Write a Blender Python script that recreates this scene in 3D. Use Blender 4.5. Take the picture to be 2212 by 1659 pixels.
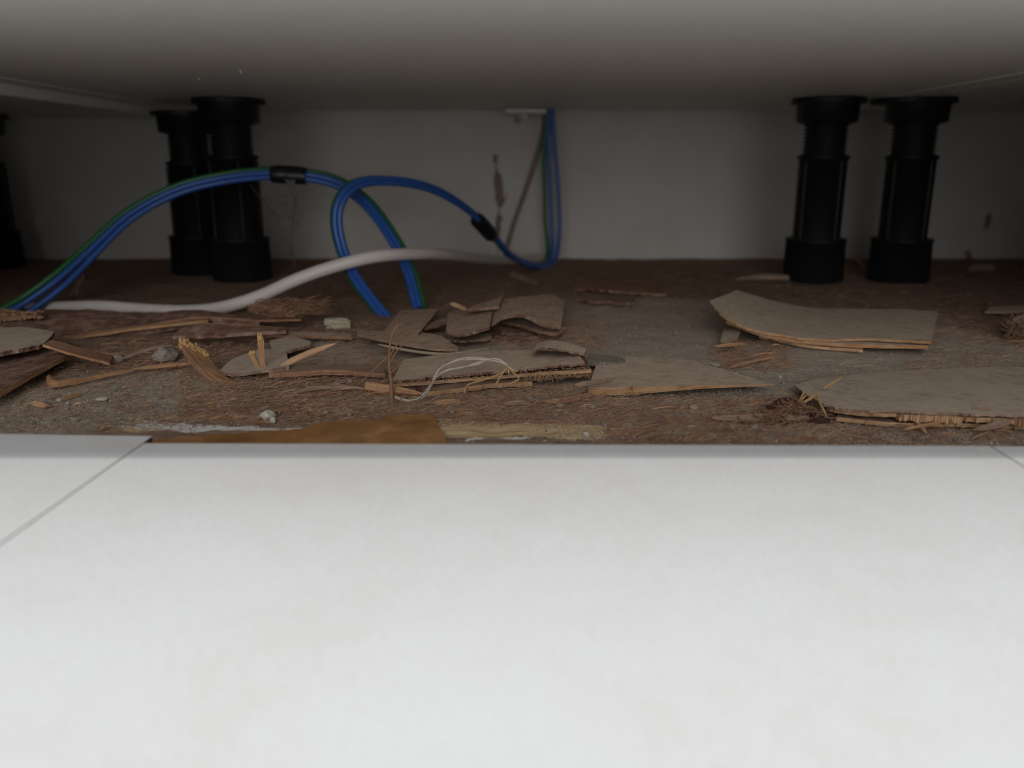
import bpy, math, random
import numpy as np
from mathutils import Vector, Matrix, noise

random.seed(7)
for o in list(bpy.data.objects):
    bpy.data.objects.remove(o)
SC = bpy.context.scene
COL = SC.collection

# ------------------------------------------------------------------ camera, light, exposure
F = 1790.0                                   # focal length in pixels of a 2212 px wide frame
CAM_H = 0.083
PITCH = math.radians(14.86)
cam = bpy.data.cameras.new('camera')
cam.sensor_width = 36.0
cam.lens = F / 2212 * 36.0
cam.clip_start = 0.004
cam.clip_end = 30
cam.dof.use_dof = True
cam.dof.focus_distance = 0.315
cam.dof.aperture_fstop = 9.5
cam_o = bpy.data.objects.new('camera', cam)
COL.objects.link(cam_o)
cam_o.location = (0, 0, CAM_H)
cam_o.rotation_euler = (math.pi / 2 - PITCH, 0, 0)
SC.camera = cam_o

w = bpy.data.worlds.new('world')
SC.world = w
w.use_nodes = True
w.node_tree.nodes['Background'].inputs[0].default_value = (0.86, 0.92, 1.0, 1)
w.node_tree.nodes['Background'].inputs[1].default_value = 0.26

def area(name, loc, target, size, power, color, size_y=None, disk=False):
    l = bpy.data.lights.new(name, 'AREA')
    l.energy = power
    l.color = color
    l.shape = 'DISK' if disk else 'RECTANGLE'
    l.size = size
    if not disk:
        l.size_y = size_y or size
    o = bpy.data.objects.new(name, l)
    COL.objects.link(o)
    o.location = loc
    o.rotation_euler = (Vector(target) - Vector(loc)).to_track_quat('-Z', 'Y').to_euler()
    return o

area('low_fill_light', (-0.15, -2.4, 1.0), (-0.15, 0, 1.0), 1.4, 38, (0.95, 0.96, 1.0), 1.9)  # added low fill that brightens the space under the cabinet; no real opening
area('overhead_fill_light', (0.0, 0.125, 2.4), (0.0, 0.125, 0), 1.2, 27, (0.78, 0.90, 1.0), 0.28)  # added narrow overhead fill, shaped so the laminate dims towards the cabinet
area('ceiling_panel_light', (0.0, -0.70, 2.4), (0.0, -0.70, 0), 1.0, 6, (0.90, 0.95, 1.0), 1.0)
area('ceiling_lamp_light', (0.1, 0.082, 2.4), (0.1, 0.082, 0.0), 0.03, 12.5, (1.0, 0.90, 0.80), disk=True)

SC.view_settings.view_transform = 'Standard'
SC.view_settings.look = 'None'
SC.view_settings.gamma = 1
SC.view_settings.use_curve_mapping = False
SC.view_settings.exposure = 0.0

# ------------------------------------------------------------------ picture geometry -> places
RM = cam_o.rotation_euler.to_matrix()
def ray(px, py):
    return RM @ Vector(((px - 1106) / F, -(py - 829.5) / F, -1))
def G(px, py, z=0.0):                        # where the sight line meets the height z (metres)
    d = ray(px, py)
    t = (z - CAM_H) / d.z
    return Vector((d.x * t, d.y * t, z))
def g(px, py, mm=0.0):                       # the same, height in millimetres
    return G(px, py, mm * 0.001)
def V(px, py, y):                            # where it meets the distance y
    d = ray(px, py)
    t = y / d.y
    return Vector((d.x * t, y, CAM_H + d.z * t))

# ------------------------------------------------------------------ materials
def lin(c):
    return tuple((x / 255 / 12.92) if x / 255 <= 0.04045 else ((x / 255 + 0.055) / 1.055) ** 2.4 for x in c) + (1,)

def up(c, g):                                # a paler shade of c
    return tuple(1 - (1 - x) ** g for x in c[:3]) + (1,)

class NT:
    def __init__(s, name):
        s.m = bpy.data.materials.new(name)
        s.m.use_nodes = True
        s.t = s.m.node_tree
        s.b = s.t.nodes['Principled BSDF']
    def n(s, ty, **k):
        x = s.t.nodes.new(ty)
        for a, v in k.items():
            setattr(x, a, v)
        return x
    def l(s, a, b):
        s.t.links.new(a, b)
    def coord(s, kind, scale):
        tc = s.n('ShaderNodeTexCoord')
        mp = s.n('ShaderNodeMapping')
        mp.inputs['Scale'].default_value = scale
        s.l(tc.outputs[kind], mp.inputs[0])
        return mp.outputs[0]
    def noise(s, vec, scale, detail=5, rough=0.6, dist=0.0):
        x = s.n('ShaderNodeTexNoise')
        x.inputs['Scale'].default_value = scale
        x.inputs['Detail'].default_value = detail
        x.inputs['Roughness'].default_value = rough
        x.inputs['Distortion'].default_value = dist
        s.l(vec, x.inputs['Vector'])
        return x.outputs['Fac']
    def ramp(s, fac, stops):
        x = s.n('ShaderNodeValToRGB')
        e = x.color_ramp.elements
        while len(e) < len(stops):
            e.new(0.5)
        for i, (p, c) in enumerate(stops):
            e[i].position = p
            e[i].color = c
        s.l(fac, x.inputs[0])
        return x.outputs[0]
    def mix(s, fac, a, b, mode='MIX'):
        x = s.n('ShaderNodeMix', data_type='RGBA', blend_type=mode)
        for sock, v in ((x.inputs[0], fac), (x.inputs[6], a), (x.inputs[7], b)):
            if hasattr(v, 'is_linked'):
                s.l(v, sock)
            else:
                sock.default_value = v
        return x.outputs[2]
    def bump(s, h, strength, dist):
        x = s.n('ShaderNodeBump')
        x.inputs['Strength'].default_value = strength
        x.inputs['Distance'].default_value = dist
        s.l(h, x.inputs['Height'])
        s.l(x.outputs[0], s.b.inputs['Normal'])
    def done(s, col, rough=0.8, spec=0.3):
        if hasattr(col, 'is_linked'):
            s.l(col, s.b.inputs['Base Color'])
        else:
            s.b.inputs['Base Color'].default_value = col
        s.b.inputs['Roughness'].default_value = rough
        s.b.inputs['Specular IOR Level'].default_value = spec
        return s.m

W3 = (1, 1, 1, 1)
B3 = (0, 0, 0, 1)
WG = 2.5
def wood(name, light, dark, dust=None, dust_amt=0.0, gu=70, gv=1100, bump=0.5, contrast=(0.35, 0.65)):
    """Grain runs along u of the metre-sized UV map; dust is a second colour in soft patches."""
    a = NT(name)
    grain = a.noise(a.coord('UV', (gu, gv, 1)), 1.0, 6, 0.65, 0.6)
    col = a.ramp(grain, [(contrast[0], up(lin(dark), WG)), (contrast[1], up(lin(light), WG))])
    broad = a.noise(a.coord('Object', (1, 1, 1)), 55, 4, 0.6)
    col = a.mix(a.ramp(broad, [(0.38, B3), (0.66, W3)]), col, a.mix(1.0, col, (0.78, 0.73, 0.7, 1), 'MULTIPLY'))
    if dust:
        dn = a.noise(a.coord('Object', (1, 1, 1)), 160, 6, 0.7)
        f = a.ramp(dn, [(0.55 - dust_amt * 0.5, B3), (0.75 - dust_amt * 0.4, W3)])
        col = a.mix(f, col, up(lin(dust), WG))
    sp = a.noise(a.coord('Object', (1, 1, 1)), 420, 3, 0.5)
    col = a.mix(a.ramp(sp, [(0.66, B3), (0.72, (0.6, 0.6, 0.6, 1))]), col, up(lin((78, 60, 48)), 1.4))
    a.bump(grain, bump, 0.0006)
    return a.done(col, 0.88, 0.15)

def plastic(name, c, rough=0.45, spec=0.4, var=0.12):
    a = NT(name)
    n1 = a.noise(a.coord('Object', (1, 1, 1)), 120, 4)
    base = lin(c)
    dk = tuple(x * (1 - var * 2) for x in base[:3]) + (1,)
    a.bump(a.noise(a.coord('Object', (1, 1, 1)), 900, 3), 0.08, 0.0003)
    return a.done(a.ramp(n1, [(0.3, dk), (0.7, base)]), rough, spec)

def grit(name, c1, c2, scale=900, bump=0.6):
    a = NT(name)
    v = a.coord('Object', (1, 1, 1))
    n1 = a.noise(v, scale, 6, 0.7)
    a.bump(n1, bump, 0.0008)
    return a.done(a.ramp(n1, [(0.32, lin(c2)), (0.68, lin(c1))]), 0.92, 0.15)

M = {}
M['dusty_top'] = wood('dusty_plywood_face', (154, 130, 110), (112, 90, 74), (148, 129, 112), 0.45, 50, 700, 0.25)
M['grey_top'] = wood('grey_weathered_face', (144, 127, 110), (106, 90, 76), (141, 125, 108), 0.50, 45, 600, 0.25)
M['ply_edge'] = wood('pale_ply_edge', (186, 146, 106), (114, 80, 56), None, 0, 70, 2600, 0.6)
M['ply_edge_dim'] = wood('brown_ply_edge', (164, 120, 80), (98, 64, 40), (130, 104, 80), 0.25, 70, 2400, 0.6)
M['dark_wood'] = wood('dark_stained_wood', (104, 76, 62), (58, 38, 32), (116, 94, 80), 0.22, 60, 900, 0.6)
M['veneer'] = wood('brown_veneer', (156, 128, 106), (112, 88, 72), (146, 124, 106), 0.25, 1300, 60, 0.6)
M['splinter'] = wood('tan_splinter_wood', (166, 124, 88), (104, 70, 48), None, 0, 60, 2000, 0.6)
M['splinter_pale'] = wood('pale_splinter_wood', (194, 150, 112), (136, 96, 68), None, 0, 60, 2000, 0.6)
M['splinter_red'] = wood('reddish_splinter_wood', (138, 102, 80), (88, 60, 46), None, 0, 60, 1800, 0.6)
M['splinter_dull'] = wood('dull_splinter_wood', (134, 112, 94), (86, 66, 54), None, 0, 60, 1800, 0.6)
M['broken'] = grit('fresh_broken_wood', (236, 198, 140), (190, 142, 86), 1500, 0.8)
M['fray'] = grit('frayed_pale_fibre', (198, 160, 124), (140, 104, 78), 1300, 0.8)
M['bark'] = grit('fibrous_bark', (186, 146, 116), (112, 82, 64), 1100, 0.9)
M['bark_dark'] = grit('dark_bark', (110, 80, 70), (58, 40, 36), 900, 0.9)
M['straw'] = plastic('dry_straw', (176, 158, 132), 0.8, 0.2)
M['root'] = plastic('dry_root', (150, 112, 84), 0.85, 0.15)
M['twig_gold'] = plastic('golden_twig', (188, 148, 102), 0.85, 0.15)
M['hair'] = plastic('pale_plant_fibre', (214, 200, 184), 0.8, 0.2)
M['felt'] = grit('grey_felt', (196, 184, 166), (80, 72, 62), 1600, 0.9)
M['foam'] = grit('cream_foam', (206, 194, 168), (168, 154, 130), 1500, 0.5)
M['white_stone'] = grit('white_plaster_stone', (232, 224, 208), (178, 168, 150), 1100, 0.6)
M['grey_stone'] = grit('grey_pebble', (176, 164, 148), (120, 110, 98), 1200, 0.6)
M['tan_stone'] = grit('tan_pebble', (190, 168, 138), (138, 116, 90), 1200, 0.6)
M['yellow_stone'] = grit('yellow_crumb', (204, 168, 92), (150, 116, 62), 1200, 0.6)
M['black_plastic'] = plastic('black_plastic', (24, 25, 27), 0.5, 0.35, 0.1)
M['black_tape'] = plastic('black_tape', (24, 24, 26), 0.4, 0.45)
M['blue_wire'] = plastic('blue_pvc', (48, 92, 166), 0.35, 0.5, 0.05)
M['green_wire'] = plastic('green_pvc', (40, 104, 52), 0.38, 0.5, 0.05)
M['dusty_wire'] = plastic('dusty_blue_pvc', (84, 102, 122), 0.7, 0.3)
M['white_pvc'] = plastic('white_pvc', (226, 216, 208), 0.42, 0.45, 0.03)
M['white_plastic'] = plastic('white_plastic', (216, 212, 202), 0.45, 0.4, 0.04)
M['melamine'] = plastic('white_melamine', (243, 242, 236), 0.5, 0.35, 0.015)
M['dusty_cable'] = plastic('dusty_cable', (150, 138, 120), 0.8, 0.2)
M['web'] = plastic('dusty_cobweb', (120, 100, 88), 0.9, 0.1)

def laminate():
    a = NT('stone_grey_laminate')
    v = a.coord('Object', (1, 1, 1))
    n1 = a.noise(v, 22, 5, 0.6, 0.4)
    n2 = a.noise(v, 140, 6, 0.65, 0.3)
    n3 = a.noise(a.coord('Object', (1, 1.6, 1)), 750, 4, 0.6)
    c = a.ramp(n1, [(0.3, lin((211, 207, 203))), (0.7, lin((218, 217, 215)))])
    c = a.mix(a.ramp(n2, [(0.35, (0.0, 0, 0, 1)), (0.7, (0.45, 0.45, 0.45, 1))]), c, lin((221, 221, 220)))
    c = a.mix(a.ramp(n3, [(0.36, (0.35, 0.35, 0.35, 1)), (0.6, B3)]), c, lin((188, 180, 171)))
    a.bump(n3, 0.08, 0.0002)
    return a.done(c, 0.5, 0.35)
M['laminate'] = laminate()
M['core'] = grit('laminate_core', (104, 74, 52), (70, 48, 34), 1200, 0.4)

def subfloor_mat():
    a = NT('dirty_wooden_subfloor')
    v = a.coord('Object', (1, 1, 1))
    at = a.n('ShaderNodeAttribute', attribute_name='mask')
    sep = a.n('ShaderNodeSeparateColor')
    a.l(at.outputs['Color'], sep.inputs[0])
    fib = a.noise(a.coord('Object', (90, 420, 200)), 1.0, 8, 0.75, 1.5)
    fine = a.noise(v, 1400, 6, 0.75)
    mid = a.noise(v, 130, 6, 0.65, 0.4)
    brown = a.ramp(fib, [(0.30, up(lin((40, 29, 24)), 3.5)), (0.5, up(lin((110, 87, 72)), 3.5)), (0.72, up(lin((142, 117, 98)), 3.5))])  # darkest stop puts the shade of crevices between fibres into the colour
    brown = a.mix(a.ramp(fine, [(0.35, W3), (0.6, B3)]), brown, a.mix(1.0, brown, (0.62, 0.58, 0.55, 1), 'MULTIPLY'))
    sand = a.ramp(fine, [(0.3, up(lin((52, 45, 38)), 3.5)), (0.5, up(lin((126, 111, 96)), 3.5)), (0.72, up(lin((160, 145, 128)), 3.5))])  # darkest stop likewise paints crevice shade between the grains
    def sharp(ch, lo, hi):
        mm = a.n('ShaderNodeMath', operation='MULTIPLY_ADD')
        a.l(mid, mm.inputs[0]); mm.inputs[1].default_value = 0.9
        a.l(ch, mm.inputs[2])
        return a.ramp(mm.outputs[0], [(lo, B3), (hi, W3)])
    c = a.mix(sharp(sep.outputs[0], 0.70, 0.95), brown, sand)
    bare = a.ramp(a.noise(a.coord('Object', (60, 900, 200)), 1.0, 6, 0.7, 0.8), [(0.35, up(lin((126, 88, 62)), 3.5)), (0.6, up(lin((186, 148, 104)), 3.5))])
    c = a.mix(sharp(sep.outputs[1], 0.75, 0.9), c, bare)
    flake = a.noise(a.coord('Object', (160, 330, 1)), 1.0, 6, 0.7, 0.5)
    mm = a.n('ShaderNodeMath', operation='MULTIPLY_ADD')
    a.l(flake, mm.inputs[0]); mm.inputs[1].default_value = 1.3
    a.l(sep.outputs[2], mm.inputs[2])
    c = a.mix(a.ramp(mm.outputs[0], [(0.94, B3), (1.0, W3)]), c, up(lin((186, 178, 160)), 3.5))
    add = a.n('ShaderNodeMath', operation='ADD')
    a.l(fib, add.inputs[0]); a.l(fine, add.inputs[1])
    a.bump(add.outputs[0], 0.7, 0.0012)
    return a.done(c, 0.95, 0.1)
M['subfloor'] = subfloor_mat()

def wall_mat():
    a = NT('white_painted_wall')
    v = a.coord('Object', (1, 1, 1))
    at = a.n('ShaderNodeAttribute', attribute_name='mask')
    sep = a.n('ShaderNodeSeparateColor')
    a.l(at.outputs['Color'], sep.inputs[0])
    c = a.ramp(a.noise(v, 14, 5, 0.6), [(0.3, lin((206, 200, 190))), (0.7, lin((216, 212, 204)))])
    mm = a.n('ShaderNodeMath', operation='MULTIPLY_ADD')
    a.l(a.noise(v, 210, 5, 0.7), mm.inputs[0]); mm.inputs[1].default_value = 0.9
    a.l(sep.outputs[0], mm.inputs[2])
    c = a.mix(a.ramp(mm.outputs[0], [(0.85, B3), (1.25, (0.8, 0.8, 0.8, 1))]), c, lin((112, 84, 64)))
    a.bump(a.noise(v, 260, 4), 0.1, 0.0005)
    return a.done(c, 0.85, 0.2)
M['wall'] = wall_mat()

def amber():
    a = NT('amber_dried_adhesive')
    v = a.coord('Object', (1, 1, 1))
    n1 = a.noise(v, 70, 4, 0.6, 0.5)
    c = a.ramp(n1, [(0.3, lin((128, 86, 46))), (0.55, lin((162, 116, 68))), (0.75, lin((190, 144, 94)))])
    a.bump(a.noise(v, 120, 4, 0.6), 0.25, 0.001)
    a.b.inputs['Subsurface Weight'].default_value = 0.15
    a.b.inputs['Subsurface Radius'].default_value = (0.002, 0.001, 0.0005)
    return a.done(c, 0.42, 0.4)
M['amber'] = amber()

# ------------------------------------------------------------------ object helpers
def tag(o, label, cat, group=None, kind=None):
    if label: o['label'] = label
    if cat: o['category'] = cat
    if group: o['group'] = group
    if kind: o['kind'] = kind
    return o

def empty(name, loc):
    o = bpy.data.objects.new(name, None)
    o.empty_display_size = 0.01
    COL.objects.link(o)
    o.location = loc
    return o

class MB:
    """Collects faces with material slots and metre UVs; build() links them as one mesh object."""
    def __init__(s):
        s.v = []; s.f = []; s.mi = []; s.uv = []; s.sm = []
    def add(s, verts, faces, mi=0, uvs=None, smooth=False):
        b = len(s.v)
        s.v += [Vector(p) for p in verts]
        for i, fc in enumerate(faces):
            s.f.append([b + k for k in fc])
            s.mi.append(mi)
            s.sm.append(smooth)
            if uvs:
                s.uv.append([uvs[k] for k in fc])
            else:
                s.uv.append([(verts[k][0], verts[k][1]) for k in fc])
    def build(s, name, mats, parent=None, origin=None):
        if origin is None:
            lo = Vector([min(p[i] for p in s.v) for i in range(3)])
            hi = Vector([max(p[i] for p in s.v) for i in range(3)])
            origin = Vector(((lo.x + hi.x) / 2, (lo.y + hi.y) / 2, lo.z))
        me = bpy.data.meshes.new(name)
        me.from_pydata([p - origin for p in s.v], [], s.f)
        me.polygons.foreach_set('material_index', s.mi)
        me.polygons.foreach_set('use_smooth', s.sm)
        uvl = me.uv_layers.new(name='UVMap')
        uvl.data.foreach_set('uv', [c for face in s.uv for q in face for c in q])
        for m in (mats if isinstance(mats, (list, tuple)) else [mats]):
            me.materials.append(M[m] if isinstance(m, str) else m)
        me.update()
        o = bpy.data.objects.new(name, me)
        COL.objects.link(o)
        if parent:
            o.parent = parent
            p0 = Vector((0, 0, 0))
            q = parent
            while q:
                p0 += q.location
                q = q.parent
            o.location = origin - p0
        else:
            o.location = origin
        return o

def resample(pts, n, smooth=True):
    """n points along a polyline, Catmull-Rom when smooth."""
    pts = [Vector(p) for p in pts]
    if len(pts) == 1:
        return pts * n
    seg = [(pts[i + 1] - pts[i]).length for i in range(len(pts) - 1)]
    tot = sum(seg) or 1e-9
    out = []
    for k in range(n):
        d = tot * k / (n - 1)
        i = 0
        while i < len(seg) - 1 and d > seg[i]:
            d -= seg[i]; i += 1
        t = min(1, d / (seg[i] or 1e-9))
        p1, p2 = pts[i], pts[i + 1]
        if smooth and len(pts) > 2:
            p0 = pts[i - 1] if i > 0 else p1 * 2 - p2
            p3 = pts[i + 2] if i + 2 < len(pts) else p2 * 2 - p1
            out.append(0.5 * ((2 * p1) + (p2 - p0) * t + (2 * p0 - 5 * p1 + 4 * p2 - p3) * t * t + (3 * p1 - p0 - 3 * p2 + p3) * t ** 3))
        else:
            out.append(p1.lerp(p2, t))
    return out

def lerps(vals, t):
    if not isinstance(vals, (list, tuple)):
        return vals
    x = t * (len(vals) - 1)
    i = min(int(x), len(vals) - 2)
    return vals[i] + (vals[i + 1] - vals[i]) * (x - i)

SEED = [0]
def slab(mb, front, back, t, nu=36, nv=6, jag=0.0006, jag_back=0.0006, wob=0.0003, smooth=True, rough_edge=True, tb=None):
    """A thin plate between a front and a back polyline (top side); t = thickness in metres, number or list along u; tb = at the back."""
    SEED[0] += 17.3
    sd = SEED[0]
    Fp, Bp = resample(front, nu, smooth), resample(back, nu, smooth)
    top, bot, uvs = [], [], []
    L = sum((Fp[i + 1] - Fp[i]).length for i in range(nu - 1))
    for i in range(nu):
        dv = (Bp[i] - Fp[i])
        W = dv.length or 1e-6
        dn = dv / W
        jf = noise.noise(Vector((i * 0.9, sd, 0))) * jag + noise.noise(Vector((i * 0.27, sd, 3))) * jag
        jb = noise.noise(Vector((i * 0.9, sd, 7))) * jag_back
        a, b = Fp[i] - dn * jf, Bp[i] + dn * jb
        for j in range(nv):
            k = j / (nv - 1)
            p = a.lerp(b, k)
            p.z += noise.noise(Vector((p.x * 60, p.y * 60, sd))) * wob
            top.append(p)
            tt = lerps(t, i / (nu - 1))
            if tb is not None:
                tt = tt + (lerps(tb, i / (nu - 1)) - tt) * k
            q = p.copy(); q.z -= tt
            if rough_edge and j == 0:
                q -= dn * noise.noise(Vector((i * 0.7, sd, 11))) * jag * 0.8
            bot.append(q)
            uvs.append((L * i / (nu - 1), W * k))
    idx = lambda i, j: i * nv + j
    tf = [(idx(i, j), idx(i + 1, j), idx(i + 1, j + 1), idx(i, j + 1)) for i in range(nu - 1) for j in range(nv - 1)]
    mb.add(top, tf, 0, uvs, True)
    mb.add(bot, [tuple(reversed(f)) for f in tf], 1, uvs, True)
    def side(ii):
        vs, us, ff = [], [], []
        d = 0
        for k, q in enumerate(ii):
            if k: d += (top[q] - top[ii[k - 1]]).length
            vs += [bot[q], top[q]]
            us += [(d, 0), (d, (top[q] - bot[q]).length)]
        for k in range(len(ii) - 1):
            ff.append((2 * k, 2 * k + 2, 2 * k + 3, 2 * k + 1))
        mb.add(vs, ff, 1, us)
    side([idx(i, 0) for i in range(nu)])
    side([idx(nu - 1, j) for j in range(nv)])
    side([idx(nu - 1 - i, nv - 1) for i in range(nu)])
    side([idx(0, nv - 1 - j) for j in range(nv)])

def tube(mb, path, r, n=24, seg=8, mi=0, smooth=True, flat=1.0, ridge=0.0, taper=(1, 1), bumpy=0.0, resm=True, up=None, capmi=None, jagend=0.0):
    """A swept tube; r = radius or list; flat scales the thickness across; ridge = lengthwise grain; taper at the ends."""
    SEED[0] += 11.7
    sd = SEED[0]
    P = resample(path, n, resm)
    vs, us = [], []
    d = 0.0
    prev = None
    for i, p in enumerate(P):
        if i: d += (p - P[i - 1]).length
        tn = (P[min(i + 1, n - 1)] - P[max(i - 1, 0)])
        tn = tn.normalized() if tn.length > 1e-9 else Vector((1, 0, 0))
        if prev is None:
            ref = up or (Vector((0, -1, 0.35)) if abs(tn.y) < 0.9 else Vector((0, 0, 1)))
            nx = (ref - tn * ref.dot(tn)).normalized()
        else:
            nx = (prev - tn * prev.dot(tn)).normalized()
        prev = nx
        ny = tn.cross(nx)
        k = i / (n - 1)
        rr = lerps(r, k)
        if k < 0.12: rr *= taper[0] + (1 - taper[0]) * k / 0.12
        if k > 0.88: rr *= taper[1] + (1 - taper[1]) * (1 - k) / 0.12
        for s in range(seg):
            a = 2 * math.pi * s / seg
            q = 1 + ridge * noise.noise(Vector((s * 1.9, sd, 0))) * 1.6 + bumpy * noise.noise(Vector((s * 0.8, i * 0.6, sd)))
            v = p + (nx * math.cos(a) * flat + ny * math.sin(a)) * rr * q
            if jagend and i in (0, n - 1):
                v += tn * (jagend * noise.noise(Vector((s * 2.3, sd, i))) * 1.5)
            vs.append(v)
            us.append((d, s / seg * 2 * math.pi * rr))
    ff = [(i * seg + s, i * seg + (s + 1) % seg, (i + 1) * seg + (s + 1) % seg, (i + 1) * seg + s) for i in range(n - 1) for s in range(seg)]
    mb.add(vs, ff, mi, us, smooth)
    cm = mi if capmi is None else capmi
    for ring, rev in ((0, True), (n - 1, False)):
        ii = [ring * seg + s for s in range(seg)]
        c = sum((vs[k] for k in ii), Vector()) / seg
        vv = [vs[k] for k in ii] + [c]
        fs = [(s, (s + 1) % seg, seg) for s in range(seg)]
        if rev: fs = [tuple(reversed(f)) for f in fs]
        mb.add(vv, fs, cm, [(p.x, p.z) for p in vv])

def box(mb, lo, hi, mi=0):
    x0, y0, z0 = lo; x1, y1, z1 = hi
    v = [(x0, y0, z0), (x1, y0, z0), (x1, y1, z0), (x0, y1, z0), (x0, y0, z1), (x1, y0, z1), (x1, y1, z1), (x0, y1, z1)]
    f = [(3, 2, 1, 0), (4, 5, 6, 7), (0, 1, 5, 4), (1, 2, 6, 5), (2, 3, 7, 6), (3, 0, 4, 7)]
    mb.add(v, f, mi)

def bevel(o, w, seg=2):
    b = o.modifiers.new('bevel', 'BEVEL')
    b.width = w; b.segments = seg; b.limit_method = 'ANGLE'
    return o

def rock(mb, c, rx, ry, rz, mi=0, rough=0.35, sub=2, rot=0.0, cut=0.0):
    SEED[0] += 5.1
    sd = SEED[0]
    import bmesh
    bm = bmesh.new()
    bmesh.ops.create_icosphere(bm, subdivisions=sub, radius=1)
    vs = []
    for v in bm.verts:
        p = v.co.copy()
        k = 1 + rough * noise.noise(p * 1.3 + Vector((sd, 0, 0))) + rough * 0.5 * noise.noise(p * 3.1 + Vector((0, sd, 0)))
        p *= k
        if cut: p.x = max(-1 + cut, min(1 - cut, p.x)); p.z = max(-0.7, min(0.75, p.z))
        q = Vector((p.x * rx, p.y * ry, p.z * rz))
        q = Matrix.Rotation(rot, 3, 'Z') @ q
        vs.append(Vector(c) + q)
    fs = [tuple(v.index for v in f.verts) for f in bm.faces]
    bm.free()
    mb.add(vs, fs, mi, None, rough < 0.3)

def fibres(mb, places, n, length, rad, mi=0, lift=0.4, seg=4, droop=0.2, dirs=None):
    """n short bent fibres rooted at random picks of places."""
    for _ in range(n):
        p = Vector(random.choice(places))
        a = random.uniform(0, 2 * math.pi)
        el = random.uniform(-0.1, lift)
        d = Vector((math.cos(a), math.sin(a), el)) if dirs is None else Vector(dirs) + Vector((random.uniform(-.5, .5), random.uniform(-.5, .5), random.uniform(-.5, .5)))
        d.normalize()
        L = length * random.uniform(0.4, 1.2)
        side = Vector((random.uniform(-1, 1), random.uniform(-1, 1), random.uniform(-1, 0.6))) * L * droop
        tube(mb, [p, p + d * L * 0.5 + side * 0.6, p + d * L], rad * random.uniform(0.6, 1.3), 4, seg, mi, True, 1, 0, (1, 0.4))

# ------------------------------------------------------------------ setting: walls, subfloor, laminate
H = 0.127                                    # underside of the cabinet
YW = 0.757                                   # back wall
YC = 0.195                                   # cabinet fronts
ZL = 0.010                                   # top of the laminate

def grid_obj(name, xs, ys, pos, mat, mask=None, kind='structure'):
    nx, ny = len(xs), len(ys)
    co = np.zeros((ny, nx, 3))
    for j, y in enumerate(ys):
        for i, x in enumerate(xs):
            co[j, i] = pos(x, y)
    me = bpy.data.meshes.new(name)
    ii = np.arange(nx * ny).reshape(ny, nx)
    q = np.stack([ii[:-1, :-1], ii[:-1, 1:], ii[1:, 1:], ii[1:, :-1]], -1).reshape(-1, 4)
    me.vertices.add(nx * ny); me.vertices.foreach_set('co', co.ravel())
    me.loops.add(q.size); me.loops.foreach_set('vertex_index', q.ravel())
    me.polygons.add(len(q))
    me.polygons.foreach_set('loop_start', np.arange(len(q)) * 4)
    me.polygons.foreach_set('use_smooth', np.ones(len(q), bool))
    me.update(calc_edges=True)
    me.validate()
    if mask is not None:
        at = me.color_attributes.new('mask', 'FLOAT_COLOR', 'POINT')
        X, Y = np.meshgrid(xs, ys)
        r = mask(X, Y)
        c = np.ones((ny, nx, 4)); c[..., :3] = r
        at.data.foreach_set('color', c.ravel().astype(np.float32))
    me.materials.append(M[mat])
    o = bpy.data.objects.new(name, me)
    COL.objects.link(o)
    if kind: o['kind'] = kind
    return o

def blob(X, Y, px, py, rpx, rpy, amp=1.0, z=0.0):
    c = G(px, py, z); e = G(px + rpx, py, z); u = G(px, py - rpy, z)
    rx = abs(e.x - c.x) or 1e-4; ry = abs(u.y - c.y) or 1e-4
    return amp * np.exp(-(((X - c.x) / rx) ** 2 + ((Y - c.y) / ry) ** 2))

def floor_mask(X, Y):
    r = np.zeros(X.shape + (3,))
    for a in ((250, 850, 230, 45), (60, 900, 180, 35), (1230, 850, 160, 28, .8), (1560, 850, 180, 40, .8), (1440, 745, 140, 70, .8), (2000, 935, 260, 25, .9), (1900, 800, 260, 45, .6),
              (700, 760, 150, 40, .6), (1030, 770, 160, 30, .6), (2050, 760, 120, 50, .4), (1330, 690, 120, 60, .4), (800, 870, 120, 25, .3), (1500, 720, 300, 80, .75), (2050, 800, 300, 60, .6), (1950, 720, 300, 60, .4), (1100, 870, 300, 30, .3), (1400, 910, 300, 30, .35)):
        r[..., 0] += blob(X, Y, *a)
    for a in ((980, 925, 70, 16), (1120, 930, 150, 14, .7), (1250, 935, 60, 12), (420, 900, 200, 14, .5), (1400, 930, 120, 14, .4), (300, 930, 160, 10, .4)):
        r[..., 1] += blob(X, Y, *a)
    for a in ((340, 922, 110, 9, .46), (470, 926, 120, 7, .44), (620, 924, 110, 7, .30), (300, 912, 60, 4, .30), (1060, 946, 90, 3, .3), (1110, 944, 40, 3, .35), (1000, 950, 40, 3, .3)):
        r[..., 2] += blob(X, Y, *a)
    return np.clip(r, 0, 1)

def ground_z(x, y):
    p = Vector((x, y, 0))
    z = noise.noise(p * 28) * 0.0012 + noise.noise(p * 95) * 0.0007 + noise.noise(Vector((x * 160, y * 420, 3))) * 0.00035
    return z
xs = np.concatenate([np.linspace(-0.98, -0.33, 60)[:-1], np.linspace(-0.33, 0.33, 420), np.linspace(0.33, 0.98, 60)[1:]])
ys = np.concatenate([np.linspace(0.20, 0.36, 200), np.linspace(0.36, 0.80, 190)[1:]])
floor = grid_obj('floor', xs, ys, lambda x, y: (x, y, ground_z(x, y)), 'subfloor', floor_mask)
floor['label'] = 'rotten brown wooden subfloor strewn with dirt under the cabinet'

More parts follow.
